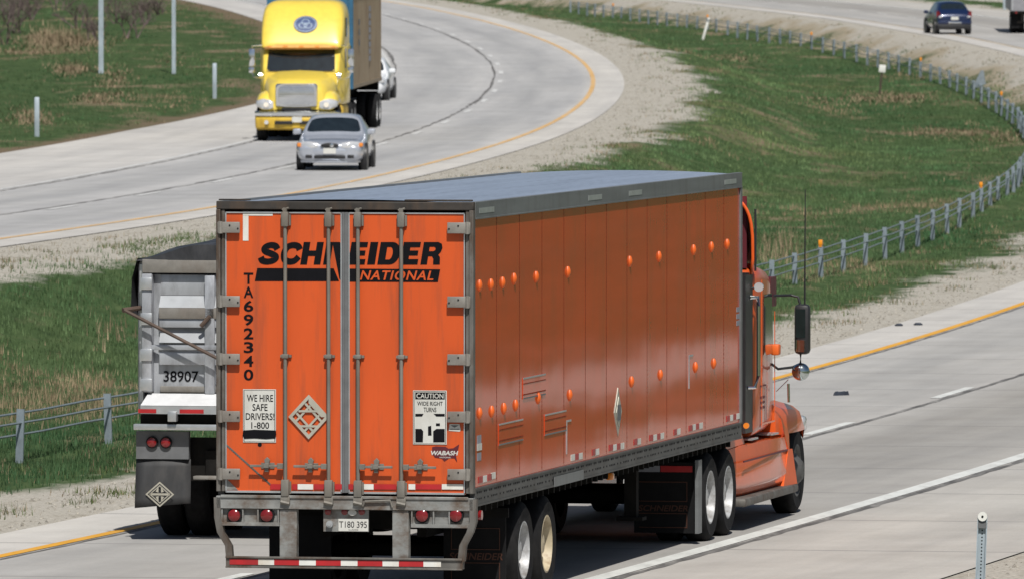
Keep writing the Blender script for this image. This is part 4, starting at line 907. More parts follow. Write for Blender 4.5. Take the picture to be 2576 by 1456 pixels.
    (a, b), _ = sym(500, 545); zz = z(1197); MB().rbox(a, b+.2, -.3, -.15, zz-.02, zz+.02, .008).build('tow_bracket', 'hinge_steel', D)
    # tarp over the load, hanging at the left side, and the rod that pulls it
    tp = MB(); rr = []
    for i, y in enumerate(np.linspace(-.10, 5.2, 12)):
        rr.append([(x, y, z(655)+.02+.26*(1-(abs(x)/1.22)**2)*(.75+.25*math.sin(y*2.2))+.02*math.sin(7*x+y*5)) for x in np.linspace(-1.27, 1.27, 21)])
    tp.loft(rr, False, False); e = [(x, -.11, z(656)) for x in np.linspace(-1.27, 1.27, 21)]; tp.loft([rr[0], e], False, False)
    for sg in (-1, 1):
        tp.loft([[(sg*(1.26+.0*y), y, z(650)) for y in np.linspace(-.1, 5.2, 9)], [(sg*(1.33+.02*math.sin(y*3)), y, z(700)) for y in np.linspace(-.1, 5.2, 9)], [(sg*(1.34+.02*math.sin(y*2)), y, z(785)) for y in np.linspace(-.1, 5.2, 9)], [(sg*1.27, y, z(800)) for y in np.linspace(-.1, 5.2, 9)]], False, False)
    tp.build('tarp', 'tarp', D, smooth=50)
    p0, p1 = R(326, 778), R(548, 893)
    MB().tube([(p0[0], -.25, p0[1]), (p1[0], -.25, p1[1]), (p1[0]+.5, -.25, p1[1]-.25)], .02, 8).tube([(p0[0]-.02, -.25, p0[1]), (p0[0]+.13, -.1, p0[1]+.02), (p0[0]+.13, .4, p0[1]+.02)], .028, 8).build('tarp_arm', 'rusty', D)
    p0, p1 = R(513, 819), R(536, 793); MB().tube([(p0[0], -.16, p0[1]), (p1[0], -.16, p1[1])], .025, 8).build('latch_handle', 'rusty', D)
    k = MB(); (a, z1), (b, z0) = R(412, 932), R(500, 960); text_on(k, '38907', a, b, z0, z1, -.026, .012); k.build('lettering', 'black_ink', tg, smooth=0)
    # cab up front
    cb = MB(); cb.loft([rr_ring(y, -w, w, .9, zt, .12) for y, w, zt in ((5.6, 1.1, 2.75), (5.7, 1.15, 2.8), (6.9, 1.15, 2.75), (7.5, 1.1, 1.8))]); cb.build('cab', 'dump_white', D)
    cb = MB(); cb.loft([rr_ring(y, -w, w, .8, zt, .15) for y, w, zt in ((7.4, 1.0, 1.75), (8.8, .9, 1.6), (9.0, .8, 1.45))]); cb.build('bonnet', 'dump_white', D)
    for sg in (1, -1): wheel_pair(D, 8.1, sg, r=.53, track=1.22, single=True, steer=True)
    MB().rbox(-1.2, 1.2, 9.0, 9.2, .45, .8, .05).build('bumper', 'chrome', D)
    MB().add([(-1., 7.12, 2.65), (1., 7.12, 2.65), (1., 7.52, 1.9), (-1., 7.52, 1.9)], [(0, 1, 2, 3)]).build('windscreen', 'glass_dark', D)
dump_truck()
# ------------------------------------------------------------------ the yellow tractor and its container, coming towards the camera
def yellow_rig():
    X0, Y0, z0 = ground_at(747, 356); Y0 += .3
    th = head(Y0)+PI-.02; pit = -math.atan(slope(Y0)); f = 86.5
    T = thing('semi_tractor', 'yellow sleeper tractor facing the camera with chrome grille and blue oval emblem', 'truck', (X0, Y0-1.2, float(zf(X0-ref(Y0-1.2), Y0-1.2))), (pit, 0, -th))
    # local frame: y forward (towards the camera), x to the driver's right = left in the photo; bumper face at y = 0
    px = lambda x: -(x-747)/f
    pz = lambda y: (352-y)/f
    # bumper
    b = MB(); b.loft([[(w*math.sin(q)*1.0, -.02-.28*(abs(math.sin(q))**3)*1.0-d, z) for q in np.linspace(-PI/2, PI/2, 13)] for w, z, d in ((1.14, .34, .10), (1.19, .40, .03), (1.2, .62, .0), (1.2, .78, .02))], False, False)
    o = b.build('bumper', 'yellow_dirty', T); m = o.modifiers.new('t', 'SOLIDIFY'); m.thickness = .06; m.offset = -1
    MB().loft([[(w*math.sin(q), -.0-.28*(abs(math.sin(q))**3)-d, z) for q in np.linspace(-PI/2, PI/2, 13)] for w, z, d in ((1.2, .74, .0), (1.21, .785, -.02), (1.21, .85, -.015), (1.19, .88, .03))], False, False).build('bumper_trim', 'chrome', o)
    for xa, xb, za, zb_ in ((-.62, -.1, .5, .6), (.1, .62, .5, .6)): MB().rbox(xa, xb, -.05, .012, za, zb_, .015).build('bumper_slot', 'plastic_black', o)
    MB().box(-.16, .12, .01, .025, .56, .72).build('number_plate', 'plate', o)
    for x in (.85, -.85): MB().disc_y(x, -.10, .56, .06, .16, 16).build('fog_lamp', 'lens_clear', o)
    # bonnet with its wings
    hood = MB(); rings = []
    for y, w, zt, sh, zb_ in ((-.12, .70, 1.62, .55, .92), (-.2, .80, 1.70, .6, .92), (-.55, .88, 1.80, .62, .95), (-1.1, .98, 1.92, .66, 1.0), (-1.75, 1.05, 2.02, .7, 1.0)):
        rings.append([(x*w, y, z_) for x, z_ in ((-1, zb_), (-1, zt-.45), (-.92, zt-.16), (-.6, zt-.03), (0, zt), (.6, zt-.03), (.92, zt-.16), (1, zt-.45), (1, zb_))])
    hood.loft(rings, True, True).build('bonnet', 'yellow_paint', T, smooth=60)
    for sg in (1, -1):
        wg = MB(); rr = []
        for y, zt, w, zb_ in ((-.10, .98, .98, .88), (-.14, 1.22, 1.12, .88), (-.35, 1.40, 1.18, .88), (-.8, 1.48, 1.2, 1.0), (-1.3, 1.42, 1.2, 1.1), (-1.7, 1.25, 1.16, .9)):
            rr.append([(sg*.45, y, zb_), (sg*w, y-.02, zb_), (sg*w*1.0, y, zb_+(zt-zb_)*.6), (sg*(w-.14), y, zt-.02), (sg*(w-.36), y, zt), (sg*.45, y, zt-.02)])
        w_ = wg.loft(rr).build('wing', 'yellow_paint', T, smooth=60); m = w_.modifiers.new('s', 'SUBSURF'); m.levels = m.render_levels = 1
        hl = MB(); rr = []
        for q in np.linspace(0, 1, 8):
            x = .66+.50*q; h = .045+.115*math.sin(PI*(.12+.80*q)); zc = 1.055+.035*q; y = -.045-.16*q**2.5
            rr.append([(sg*x, y-.10, zc-h), (sg*x, y, zc-h*.9), (sg*x, y+.035, zc), (sg*x, y-.02, zc+h*.9), (sg*x, y-.14, zc+h)])
        h_ = hl.loft(rr).build('headlight', 'lens_clear', T, smooth=60)
        MB().disc_y(sg*.86, -.035, 1.06, .075, .06, 16).build('lamp', 'lens_lit', h_)
    g = MB(); g.rbox(-.60, .60, -.16, -.03, 1.00, 1.66, .07); gr = g.build('grille', 'chrome_dark', T)
    fr = MB()
    for i in range(24):
        a = 2*PI*i/24; a2 = 2*PI*(i+1)/24; sq = lambda t, k: (math.copysign(abs(math.cos(t))**.45, math.cos(t))*(.57*k)*(1+.04*math.sin(t)), -.02, 1.33+math.copysign(abs(math.sin(t))**.45, math.sin(t))*.325*k)
        fr.add([sq(a, 1.03), sq(a2, 1.03), sq(a2, .9), sq(a, .9)], [(0, 1, 2, 3)])
    fr.build('surround', 'chrome', gr, smooth=0)
    for i in range(9): MB().box(-.52, .52, -.03, -.012, 1.07+i*.062, 1.095+i*.062).build('grille_bar', 'chrome', gr, smooth=0)
    MB().rbox(-.42, .42, -.09, -.04, .90, .975, .015).build('intake', 'plastic_black', T)
    # cab, windscreen, visor, tall roof
    cab = MB(); cab.loft([rr_ring(y, -w, w, 1.0, zt, r) for y, w, zt, r in ((-1.7, 1.05, 2.0, .1), (-1.78, 1.1, 2.1, .12), (-2.2, 1.12, 2.68, .15), (-2.35, 1.2, 2.75, .15), (-4.4, 1.22, 2.8, .1))]); cb = cab.build('cab', 'yellow_paint', T)
    roof = MB(); rr = []
    for y, zt, w in ((-1.95, 2.72, 1.08), (-2.02, 2.86, 1.14), (-2.35, 3.35, 1.18), (-2.75, 3.80, 1.2), (-3.1, 3.98, 1.2), (-4.35, 4.02, 1.2), (-4.45, 3.98, 1.2)):
        rr.append([(w, y, 2.66)]+[(math.copysign(w*abs(math.cos(a))**.3, math.cos(a)), y, 2.66+(zt-2.66)*abs(math.sin(a))**.3) for a in np.linspace(.05, PI-.05, 20)]+[(-w, y, 2.66)])
    roof.loft(rr).build('roof_fairing', 'yellow_paint', T, smooth=60)
    ws = MB(); rr = []
    for xx in np.linspace(-.98, .98, 9):
        c = .03*(xx/.98)**2; rr.append([(xx, -1.66-c, 1.98), (xx*.97, -2.10-c, 2.62)])
    ws.loft(rr, False, False); ws.build('windscreen', 'glass_dark', T)
    MB().box(-.012, .012, -1.72, -1.69, 1.99, 2.05).add([(-.013, -1.69, 2.0), (.013, -1.69, 2.0), (.013, -2.125, 2.61), (-.013, -2.125, 2.61)], [(0, 1, 2, 3)]).build('screen_divider', 'plastic_black', cb)
    ds = MB()
    for x, w in ((.30, .16), (-.42, .30)): MB().add([(-x-w, -1.78, 2.035), (-x+w, -1.78, 2.035), (-x+w, -1.80, 2.10), (-x-w, -1.80, 2.10)], [(0, 1, 2, 3)])
    vs = MB(); rr = []
    for xx in np.linspace(-1.06, 1.06, 9): c = .14*(xx/1.06)**2; rr.append([(xx, -1.84-c, 2.60), (xx, -1.78-c, 2.66), (xx, -1.90-c, 2.745)])
    vs.loft(rr, False, False); v_ = vs.build('sun_visor', 'visor_amber', T); m = v_.modifiers.new('t', 'SOLIDIFY'); m.thickness = .02
    for x in (-.9, -.45, 0, .45, .9): MB().rbox(x-.07, x+.07, -1.86-.14*x*x, -1.79-.14*x*x, 2.64, 2.70, .01).build('roof_lamp', 'lens_amber', T)
    # oval emblem: dark blue with a pale knot of rings
    def slope_pt(x, z): t = np.interp(z, [2.86, 3.35, 3.80], [-2.02, -2.35, -2.75]); return (x, float(t)+.03, z)
    em = MB(); cx, cz = px(755), 3.32
    em.add([slope_pt(cx, cz)]+[slope_pt(cx+.34*math.cos(a), cz+.235*math.sin(a)) for a in np.linspace(0, 2*PI, 32, endpoint=False)], [(0, 1+i, 1+(i+1) % 32) for i in range(32)]); eo = em.build('emblem', 'logo_blue', T)
    mk = MB()
    def ring(ox, oz, ra, rb, t):
        vs_ = []; n = 28
        for i in range(n):
            a = 2*PI*i/n
            for k in (1, 1-t):
                p = slope_pt(cx+ox+ra*k*math.cos(a), cz+oz+rb*k*math.sin(a)); vs_.append((p[0], p[1]+.012+.001*len(mk.v)/200, p[2]))
        mk.add(vs_, [(2*i, 2*i+1, (2*i+3) % (2*n), (2*i+2) % (2*n)) for i in range(n)])
    ring(0, 0, .315, .215, .08)
    for a in (90, 210, 330): ring(.085*math.cos(math.radians(a)), .065*math.sin(math.radians(a)), .12, .085, .22)
    mk.build('emblem_rings', 'logo_pale', eo, smooth=0)
    MB().rbox(-1.225, -1.195, -3.35, -2.85, 2.95, 3.5, .01).build('sleeper_window', 'glass_dark', T)
    MB().add([(-1.222, -2.5, 2.05), (-1.222, -3.1, 2.05), (-1.222, -3.1, 2.62), (-1.215, -2.45, 2.62)], [(0, 1, 2, 3)]).build('door_window', 'glass_dark', T)
    # tall mirrors on brackets, both sides
    for sg in (1, -1):
        xm = sg*1.42; y = -1.95
        fr = MB().tube([(sg*1.1, y-.1, 2.72), (xm, y, 2.70), (xm+sg*.02, y, 2.0), (xm-sg*.05, y, 1.82), (sg*1.08, y-.1, 1.72)], .022, 8); fo = fr.build('mirror_frame', 'chrome', T)
        MB().rbox(xm-.09, xm+.09, y-.06, y+.06, 2.12, 2.62, .03).build('mirror', 'chrome', fo); MB().rbox(xm-.08, xm+.10, y-.07, y+.07, 1.93, 2.1, .04).build('mirror', 'chrome', fo)
        MB().lathe_x(sg*1.12, -1.35, 1.86, [(-.07, .02), (-.05, .09), (.05, .10), (.07, .02)], 14).tube([(sg*1.1, -1.35, 1.8), (sg*1.05, -1.35, 1.45)], .015, 6).build('wing_mirror', 'chrome', T)
    for sg in (1, -1):
        MB().rbox(sg*.75, sg*1.18, -4.4, -2.2, .5, 1.02, .12).build('fuel_tank', 'yellow_dirty', T)
        wheel_pair(T, -1.05, sg, r=.52, track=1.18, single=True, steer=True, rim='dull_metal')
        for s in (-5.2, -6.45): wheel_pair(T, s, sg, r=.52, track=1.22)
    MB().tube([(-1., -1.05, .5), (1., -1.05, .5)], .08, 10).build('axle', 'chassis', T)
    MB().box(-.45, .45, -7.0, -.5, .65, 1.0).build('chassis_frame', 'chassis', T)
    # container chassis and the container it carries
    Yc = Y0+5.2; Xc = float(ref(Yc)+(X0-ref(Y0))); org = lambda d: (float(X0-math.sin(th)*-d*1.0), Y0+d)
    def place(d):
        fx, fy = math.sin(th), math.cos(th); x, y = X0-fx*d, Y0-1.2-fy*d; return (x, y, float(zf(x-ref(y), y)))
    S_ = thing('container_chassis', 'low dark wheeled trailer under the container behind the yellow tractor', 'trailer', place(11.5), (pit, 0, -th))
    MB().box(-.5, -.38, -6., 6.4, 1.02, 1.38).box(.38, .5, -6., 6.4, 1.02, 1.38).box(-1.15, 1.15, -6., -5.8, 1.1, 1.38).box(-1.15, 1.15, 6.2, 6.4, 1.1, 1.38).box(-.38, .38, -.1, .1, 1.1, 1.3).box(-1.2, 1.2, -4.9, -4.7, .9, 1.1).box(-1.2, 1.2, -6., -5.9, .5, .62).build('frame', 'chassis', S_)
    for sg in (1, -1):
        for s in (-4.0, -5.2): wheel_pair(S_, s, sg, r=.52, track=1.24)
        MB().box(sg*.7, sg*1.22, -5.95, -5.92, .2, 1.0).build('mud_flap', 'black_flap', S_)
        MB().box(sg*.75, sg*.87, 3.4, 3.55, .35, 1.05).build('landing_leg', 'chassis', S_)
    K = thing('shipping_container', 'weathered tan shipping container with dark blue front end on the chassis behind the yellow cab', 'container', place(11.5), (pit, 0, -th))
    for sg in (1, -1):
        sd_ = MB(); n = 90; prof = []
        for i in range(n+1):
            y = -6.0+12.05*i/n; k = i % 4; prof.append((sg*(1.225-(.035 if k in (1, 2) else 0)), y))
        sd_.loft([[(x, y, 1.5) for x, y in prof], [(x, y, 4.13) for x, y in prof]], False, False); sp = sd_.build('side_wall', 'container_tan', K, smooth=0)
        MB().box(sg*1.17, sg*1.245, -6.05, 6.05, 1.39, 1.5).build('bottom_beam', 'container_tan', K); MB().box(sg*1.17, sg*1.245, -6.05, 6.05, 4.13, 4.22).build('top_beam', 'container_tan', K)
        MB().box(sg*1.12, sg*1.25, 6.05, 6.35, 1.39, 4.22).build('corner_post', 'container_blue', K)
        if sg < 0:
            for i in range(8): MB().box(-1.245, -1.232, -1.3+.0*i, -.6, 3.55-i*.21, 3.70-i*.21).build('lettering', 'sign_blue_grey', sp, smooth=0)
            for i in range(3): MB().box(-1.245, -1.232, 3.3, 3.7, 3.2-i*.3, 3.38-i*.3).build('lettering', 'seal_grey', sp, smooth=0)
    MB().box(-1.22, 1.22, 6.05, 6.3, 1.4, 4.2).build('front_wall', 'container_blue', K)
    MB().box(-1.22, 1.22, -6.1, -6.05, 1.4, 4.2).build('rear_doors', 'container_tan', K)
    MB().box(-1.2, 1.2, -6.05, 6.05, 4.18, 4.21).build('roof', 'container_tan', K)
    MB().box(-1.2, 1.2, -6.05, 6.05, 1.39, 1.44).build('floor', 'chassis', K)
M('chrome_dark', (.75, .77, .80), .15, 1., var=.12, scale=(20, 20, 20)); M('visor_amber', (.80, .42, .14), .35, var=.15, scale=(6, 6, 6)); M('lens_lit', (.9, .82, .70), .2, var=.05, coat=1.)
yellow_rig()
# ------------------------------------------------------------------ cars
def car(label, paint, X, Y, th, L=4.75, Wd=1.78, H=1.42, pit=0., style='sedan', dz=0.):
    T = thing('car', label, 'car', (X, Y, float(zf(X-ref(Y), Y))+dz), (pit, 0, -th))
    w = Wd/2; h = L/2
    # stations from the nose (y = +h) to the tail: y, low edge, half width low, half width belt, belt z, half width top, top z
    if style == 'sedan':
        st = [(h, .34, .62, .66, .60, .50, .66), (h-.06, .24, .74, .80, .62, .62, .71), (h-.35, .20, w*.94, w*.97, .66, w*.80, .80), (h-1.0, .20, w*.98, w, .72, w*.88, .835), (h-1.36, .20, w*.98, w, .80, w*.93, .885),
              (h-2.2, .20, w*.98, w, .92, w*.70, H), (h-2.75, .20, w*.98, w, .93, w*.69, H+.02), (h-3.25, .20, w*.98, w, .94, w*.66, H-.04), (h-3.95, .20, w*.98, w, .92, w*.76, 1.04), (h-4.4, .22, w*.96, w*.97, .86, w*.78, .99), (-h+.06, .26, w*.86, w*.90, .82, w*.72, .93), (-h, .36, w*.78, w*.82, .70, w*.6, .84)]
        cowl, top0, top1, tail = 4, 5, 7, 8
    else:
        st = [(h, .36, .60, .64, .62, .48, .70), (h-.06, .26, .72, .76, .66, .6, .76), (h-.35, .20, w*.94, w*.97, .72, w*.80, .88), (h-.95, .20, w*.98, w, .82, w*.82, 1.0),
              (h-1.75, .20, w*.98, w, .92, w*.70, H-.03), (h-2.4, .20, w*.98, w, .95, w*.71, H), (-h+.85, .20, w*.98, w, .97, w*.70, H-.04), (-h+.28, .22, w*.97, w*.99, 1.0, w*.80, 1.06), (-h+.10, .26, w*.93, w*.96, .86, w*.82, .95), (-h, .32, w*.86, w*.90, .70, w*.74, .80)]
        cowl, top0, top1, tail = 3, 4, 6, 7
    rings = []
    for y, zb_, wl, wb, zbelt, wt, zt in st:
        r = [(0, zb_), (wl*.8, zb_), (wl, zb_+.10), (wb, (zb_+.1+zbelt)/2), (wb*.985, zbelt), (wt, zt-.05 if zt > 1.2 else zt-.02), (wt*.6, zt), (0, zt+.012)]
        rings.append([(x, y, z) for x, z in r]+[(-x, y, z) for x, z in r[-2:0:-1]])
    n = 14; bm = bmesh.new(); V = [[bm.verts.new(p) for p in r] for r in rings]; glass = []
    for i in range(len(rings)-1):
        for k in range(n):
            f = bm.faces.new((V[i][k], V[i][(k+1) % n], V[i+1][(k+1) % n], V[i+1][k]))
            kk = k if k < 7 else 13-k
            if i == cowl and kk in (5, 6): f.material_index = 1; 
            if i == tail-1 and kk in (5, 6): f.material_index = 2
            if top0 <= i < top1 and kk == 4: f.material_index = 3 if k < 7 else 4
            f.smooth = True
    bm.faces.new(V[0]); bm.faces.new(V[-1][::-1])
    bmesh.ops.recalc_face_normals(bm, faces=bm.faces[:])
    for idx in (1, 2, 3, 4):
        fs = [f for f in bm.faces if f.material_index == idx]
        r_ = bmesh.ops.inset_region(bm, faces=fs, thickness=.025 if idx < 3 else .035, depth=0)
        for f in r_['faces']: f.material_index = 0
    me = bpy.data.meshes.new('body'); bm.to_mesh(me); bm.free()
    for k in range(5): me.materials.append(MATS[paint])
    ob = bpy.data.objects.new('tmp', me); C.objects.link(ob); md = ob.modifiers.new('s', 'SUBSURF'); md.levels = 2
    ev = ob.evaluated_get(bpy.context.evaluated_depsgraph_get()); m2 = ev.to_mesh()
    vs = [tuple(v.co) for v in m2.vertices]; fs = [(p.material_index, tuple(p.vertices)) for p in m2.polygons]; ev.to_mesh_clear(); bpy.data.objects.remove(ob)
    for idx, nm, mt in ((0, 'body', paint), (1, 'windscreen', 'glass_dark'), (2, 'rear_window', 'glass_dark'), (3, 'side_window', 'glass_dark'), (4, 'side_window', 'glass_dark')):
        sel = [f for k, f in fs if k == idx]; used = sorted({i for f in sel for i in f}); mp = {a: b for b, a in enumerate(used)}
        MB().add([vs[i] for i in used], [tuple(mp[i] for i in f) for f in sel]).build(nm, mt, T, smooth=60)
    yf, yr = h-.92, -h+.95 if style == 'sedan' else -h+.72
    for sg in (1, -1):
        for y in (yf, yr):
            arch = MB(); arch.lathe_x(sg*(w-.075), y, .33, [(-.1, .38), (.078, .38)], 28); arch.build('wheel_arch', 'plastic_black', T)
            t = MB(); t.lathe_x(sg*(w-.10), y, .32, [(-.1, .2), (-.1, .30), (-.07, .32), (.07, .32), (.1, .30), (.105, .2)], 28, False); wo = t.build('wheel', 'rubber', T)
            MB().lathe_x(sg*(w-.10), y, .32, [(sg*.1, .205), (sg*.07, .19), (sg*.05, .12), (sg*.085, .05), (sg*.085, .005)], 20, False).build('rim', 'dull_metal', wo)
        ym = h-1.75 if style == 'sedan' else h-1.45
        m_ = MB(); m_.rbox(sg*(w-.04), sg*(w+.17), ym-.07, ym+.07, .90, 1.05, .04); m_.build('wing_mirror', paint, T)
    return T, h, w
def silver_car():
    X, Y, z = ground_at(826, 432); Yc = Y+2.5; X += 2.5*math.tan(head(Y)-.05)
    T, h, w = car('silver saloon car ahead of the yellow truck, seen from the front', 'silver_paint', X+.02, Yc, head(Yc)+PI-.05, pit=-math.atan(slope(Yc)))
    for sg in (1, -1):
        hl = MB(); rr = []
        for q in np.linspace(0, 1, 7):
            x = .30+.50*q; y = h-.035-.30*max(0, q-.25)**1.8; zc = .665+.02*q; hh = .055+.03*math.sin(PI*q)
            rr.append([(sg*x, y-.12, zc-hh), (sg*x, y+.03, zc-hh), (sg*x, y+.045, zc), (sg*x, y+.0, zc+hh), (sg*x, y-.16, zc+hh)])
        ho = hl.loft(rr).build('headlight', 'lens_clear', T, smooth=60)
        MB().rbox(sg*.74, sg*.84, h-.30, h-.12, .62, .72, .02).build('turn_signal', 'lens_amber', ho)
        MB().rbox(sg*.45, sg*.62, h-.12, h+.005, .33, .42, .02).build('fog_recess', 'plastic_black', T)
    MB().loft([[(.23*q*math.cos(a), h+d, .66+.065*q*math.sin(a)) for a in np.linspace(0, 2*PI, 22, endpoint=False)] for q, d in ((1, -.05), (1, .045), (.9, .05))]).build('grille', 'plastic_black', T)
    MB().loft([[(.05*q*math.cos(a)-.06, h+d, .66+.055*q*math.sin(a)) for a in np.linspace(0, 2*PI, 14, endpoint=False)] for q, d in ((1, .045), (1, .06), (.6, .066))]).build('badge', 'chrome', T)
    MB().rbox(-.40, .40, h-.10, h+.012, .32, .41, .02).build('intake', 'plastic_black', T)
    bp = MB(); rr = []
    for q in np.linspace(-1, 1, 15):
        y = h+.03-.26*abs(q)**2.6; rr.append([(q*.80, y-.2, .42), (q*.80, y, .43), (q*.80, y+.02, .50), (q*.80, y, .57), (q*.80, y-.2, .58)])
    bp.loft(rr).build('bumper', 'silver_paint', T, smooth=60)
    lp = MB(); rr = []
    for q in np.linspace(-1, 1, 11):
        y = h-.02-.26*abs(q)**2.6; rr.append([(q*.76, y-.2, .21), (q*.76, y, .22), (q*.76, y+.01, .27), (q*.76, y-.2, .30)])
    lp.loft(rr).build('bumper_lip', 'silver_paint', T, smooth=60)
    MB().box(-.16, .16, h+.05, h+.062, .45, .59).build('number_plate', 'plate', T)
    MB().rbox(-.10, .10, h-2.05, h-2.0, 1.20, 1.27, .02).build('mirror', 'plastic_black', T)
silver_car()
def blue_car():
    X, Y, z = ground_at(2393, 88); Yc = Y+2.0; Xc = X-.05*2.
    th = head(Yc)-.05; T, h, w = car('dark blue hatchback seen from behind on the far outbound road', 'navy_paint', Xc, Yc, th, L=4.1, Wd=1.62, H=1.50, pit=math.atan(slope(Yc)), style='hatch')
    for sg in (1, -1):
        tl = MB(); tl.add([(sg*.56, -h+.02, .74), (sg*.79, -h+.14, .78), (sg*.80, -h+.18, 1.04), (sg*.70, -h+.10, 1.06), (sg*.56, -h+.25, .74), (sg*.74, -h+.4, .78), (sg*.74, -h+.45, 1.04), (sg*.66, -h+.4, 1.06)], [(0, 1, 2, 3), (4, 7, 6, 5), (0, 4, 5, 1), (1, 5, 6, 2), (2, 6, 7, 3), (3, 7, 4, 0)])
        o = tl.build('tail_light', 'lens_red', T, smooth=0)
        MB().rbox(sg*.57, sg*.72, -h-.0, -h+.06, .76, .84, .015).build('reversing_lamp', 'lens_clear', o)
    MB().rbox(-.76, .76, -h-.03, -h+.14, .24, .46, .05).build('rear_bumper', 'plastic_black', T)
    MB().rbox(-.77, .77, -h-.045, -h+.14, .46, .62, .05).build('bumper_panel', 'navy_paint', T)
    MB().box(-.17, .17, -h-.02, -h+.02, .66, .80).build('number_plate', 'plate', T)
    MB().rbox(-.30, .30, -h-.06, -h-.04, .50, .585, .01).build('bumper_step', 'chrome', T)
    MB().tube([(.34, -h-.03, .24), (.34, -h+.1, .24)], .035, 10).build('tailpipe', 'chrome', T)
blue_car()
def white_car():
    X, Y, z = ground_at(992, 254); th = head(Y)+PI+.03; Yc = Y+1.5; Xc = X-.99
    T, h, w = car('white car half hidden behind the tan container', 'white_paint', Xc, Yc, th, pit=-math.atan(slope(Yc)))
    for sg in (1, -1): MB().rbox(sg*.48, sg*.82, h-.30, h+.0, .60, .74, .05).build('headlight', 'lens_clear', T)
    MB().rbox(-.4, .4, h-.1, h+.03, .50, .66, .03).build('grille', 'plastic_black', T)
white_car()
def grey_truck():
    X, Y, z = ground_at(2542, 86); Yc = Y; th = .022; hw = 1.2
    T = thing('box_trailer', 'grey box trailer cut by the right edge of the photo', 'trailer', (X+hw, Yc, z), (math.atan(slope(Y)), 0, -th))
    MB().box(-hw, hw, .0, 9., 1.0, 3.9).build('body', 'grey_trailer', T, bevel=.03)
    for x in (-1.16, -.02, 1.08): MB().box(x, x+.06, -.02, 0, 1.05, 3.85).build('door_post', 'dull_metal', T)
    MB().box(-hw, hw, -.05, .2, .92, .998).build('rear_sill', 'chassis', T)
    MB().box(-.9, .9, -.03, .03, .48, .56).box(-.72, -.64, -.03, .03, .56, .92).box(.64, .72, -.03, .03, .56, .92).build('underride_guard', 'chassis', T)
    for sg in (1, -1):
        for s in (1.2, 2.45): wheel_pair(T, s, sg, r=.5, track=1.17)
        MB().box(sg*.66, sg*1.16, .35, .37, .25, .95).build('mud_flap', 'black_flap', T)
        MB().disc_y(sg*.95, -.06, .96, .05, .02, 12).build('tail_light', 'lens_red', T)
    MB().box(-.4, .4, .1, 8.8, .75, .98).build('frame', 'chassis', T)
grey_truck()
# ------------------------------------------------------------------ cable barrier along the grass, its posts and amber reflectors
def cable_barrier():
    UF = 14.6; Ys = [213.2+4.9*k for k in range(-18, 76)]
    B = thing('cable_barrier', 'long wire cable barrier on grey steel posts curving along the grassy median', 'barrier', tuple(at(UF, Ys[0])), (0, 0, 0)); off = at(UF, Ys[0])
    proto = MB().box(-.05, .05, -.028, -.02, -.3, .72).box(-.05, -.042, -.02, .03, -.3, .72).box(.042, .05, -.02, .03, -.3, .72).build('post', 'galvanised', B)
    rp = MB().rbox(-.042, .042, -.05, .03, .735, .85, .012).box(-.03, .03, -.04, .02, .70, .735).build('reflector', 'reflector_amber', proto)
    posts = []
    for i, y in enumerate(Ys):
        p = at(UF+random.uniform(-.04, .04), y)-off
        if i == 8:  o = proto
        else: o = proto.copy(); C.objects.link(o); o.parent = B
        o.location = p; o.rotation_euler = (random.uniform(-.03, .03), random.uniform(-.035, .035), -head(y)+random.uniform(-.2, .2))
        if (i-18) % 10 == 0:
            r = rp.copy(); C.objects.link(r); r.parent = o
    bpy.data.objects.remove(rp)
    for k, (z, dx) in enumerate(((.66, -.05), (.54, .05), (.37, -.05))):
        ys = np.arange(Ys[0]-1, Ys[-1], 2.45); mb = MB(); mb.tube([at(UF+dx, y, z-(.012 if j % 2 else 0))-off for j, y in enumerate(ys)], .017, 5); mb.build('cable', 'cable', B)
cable_barrier()
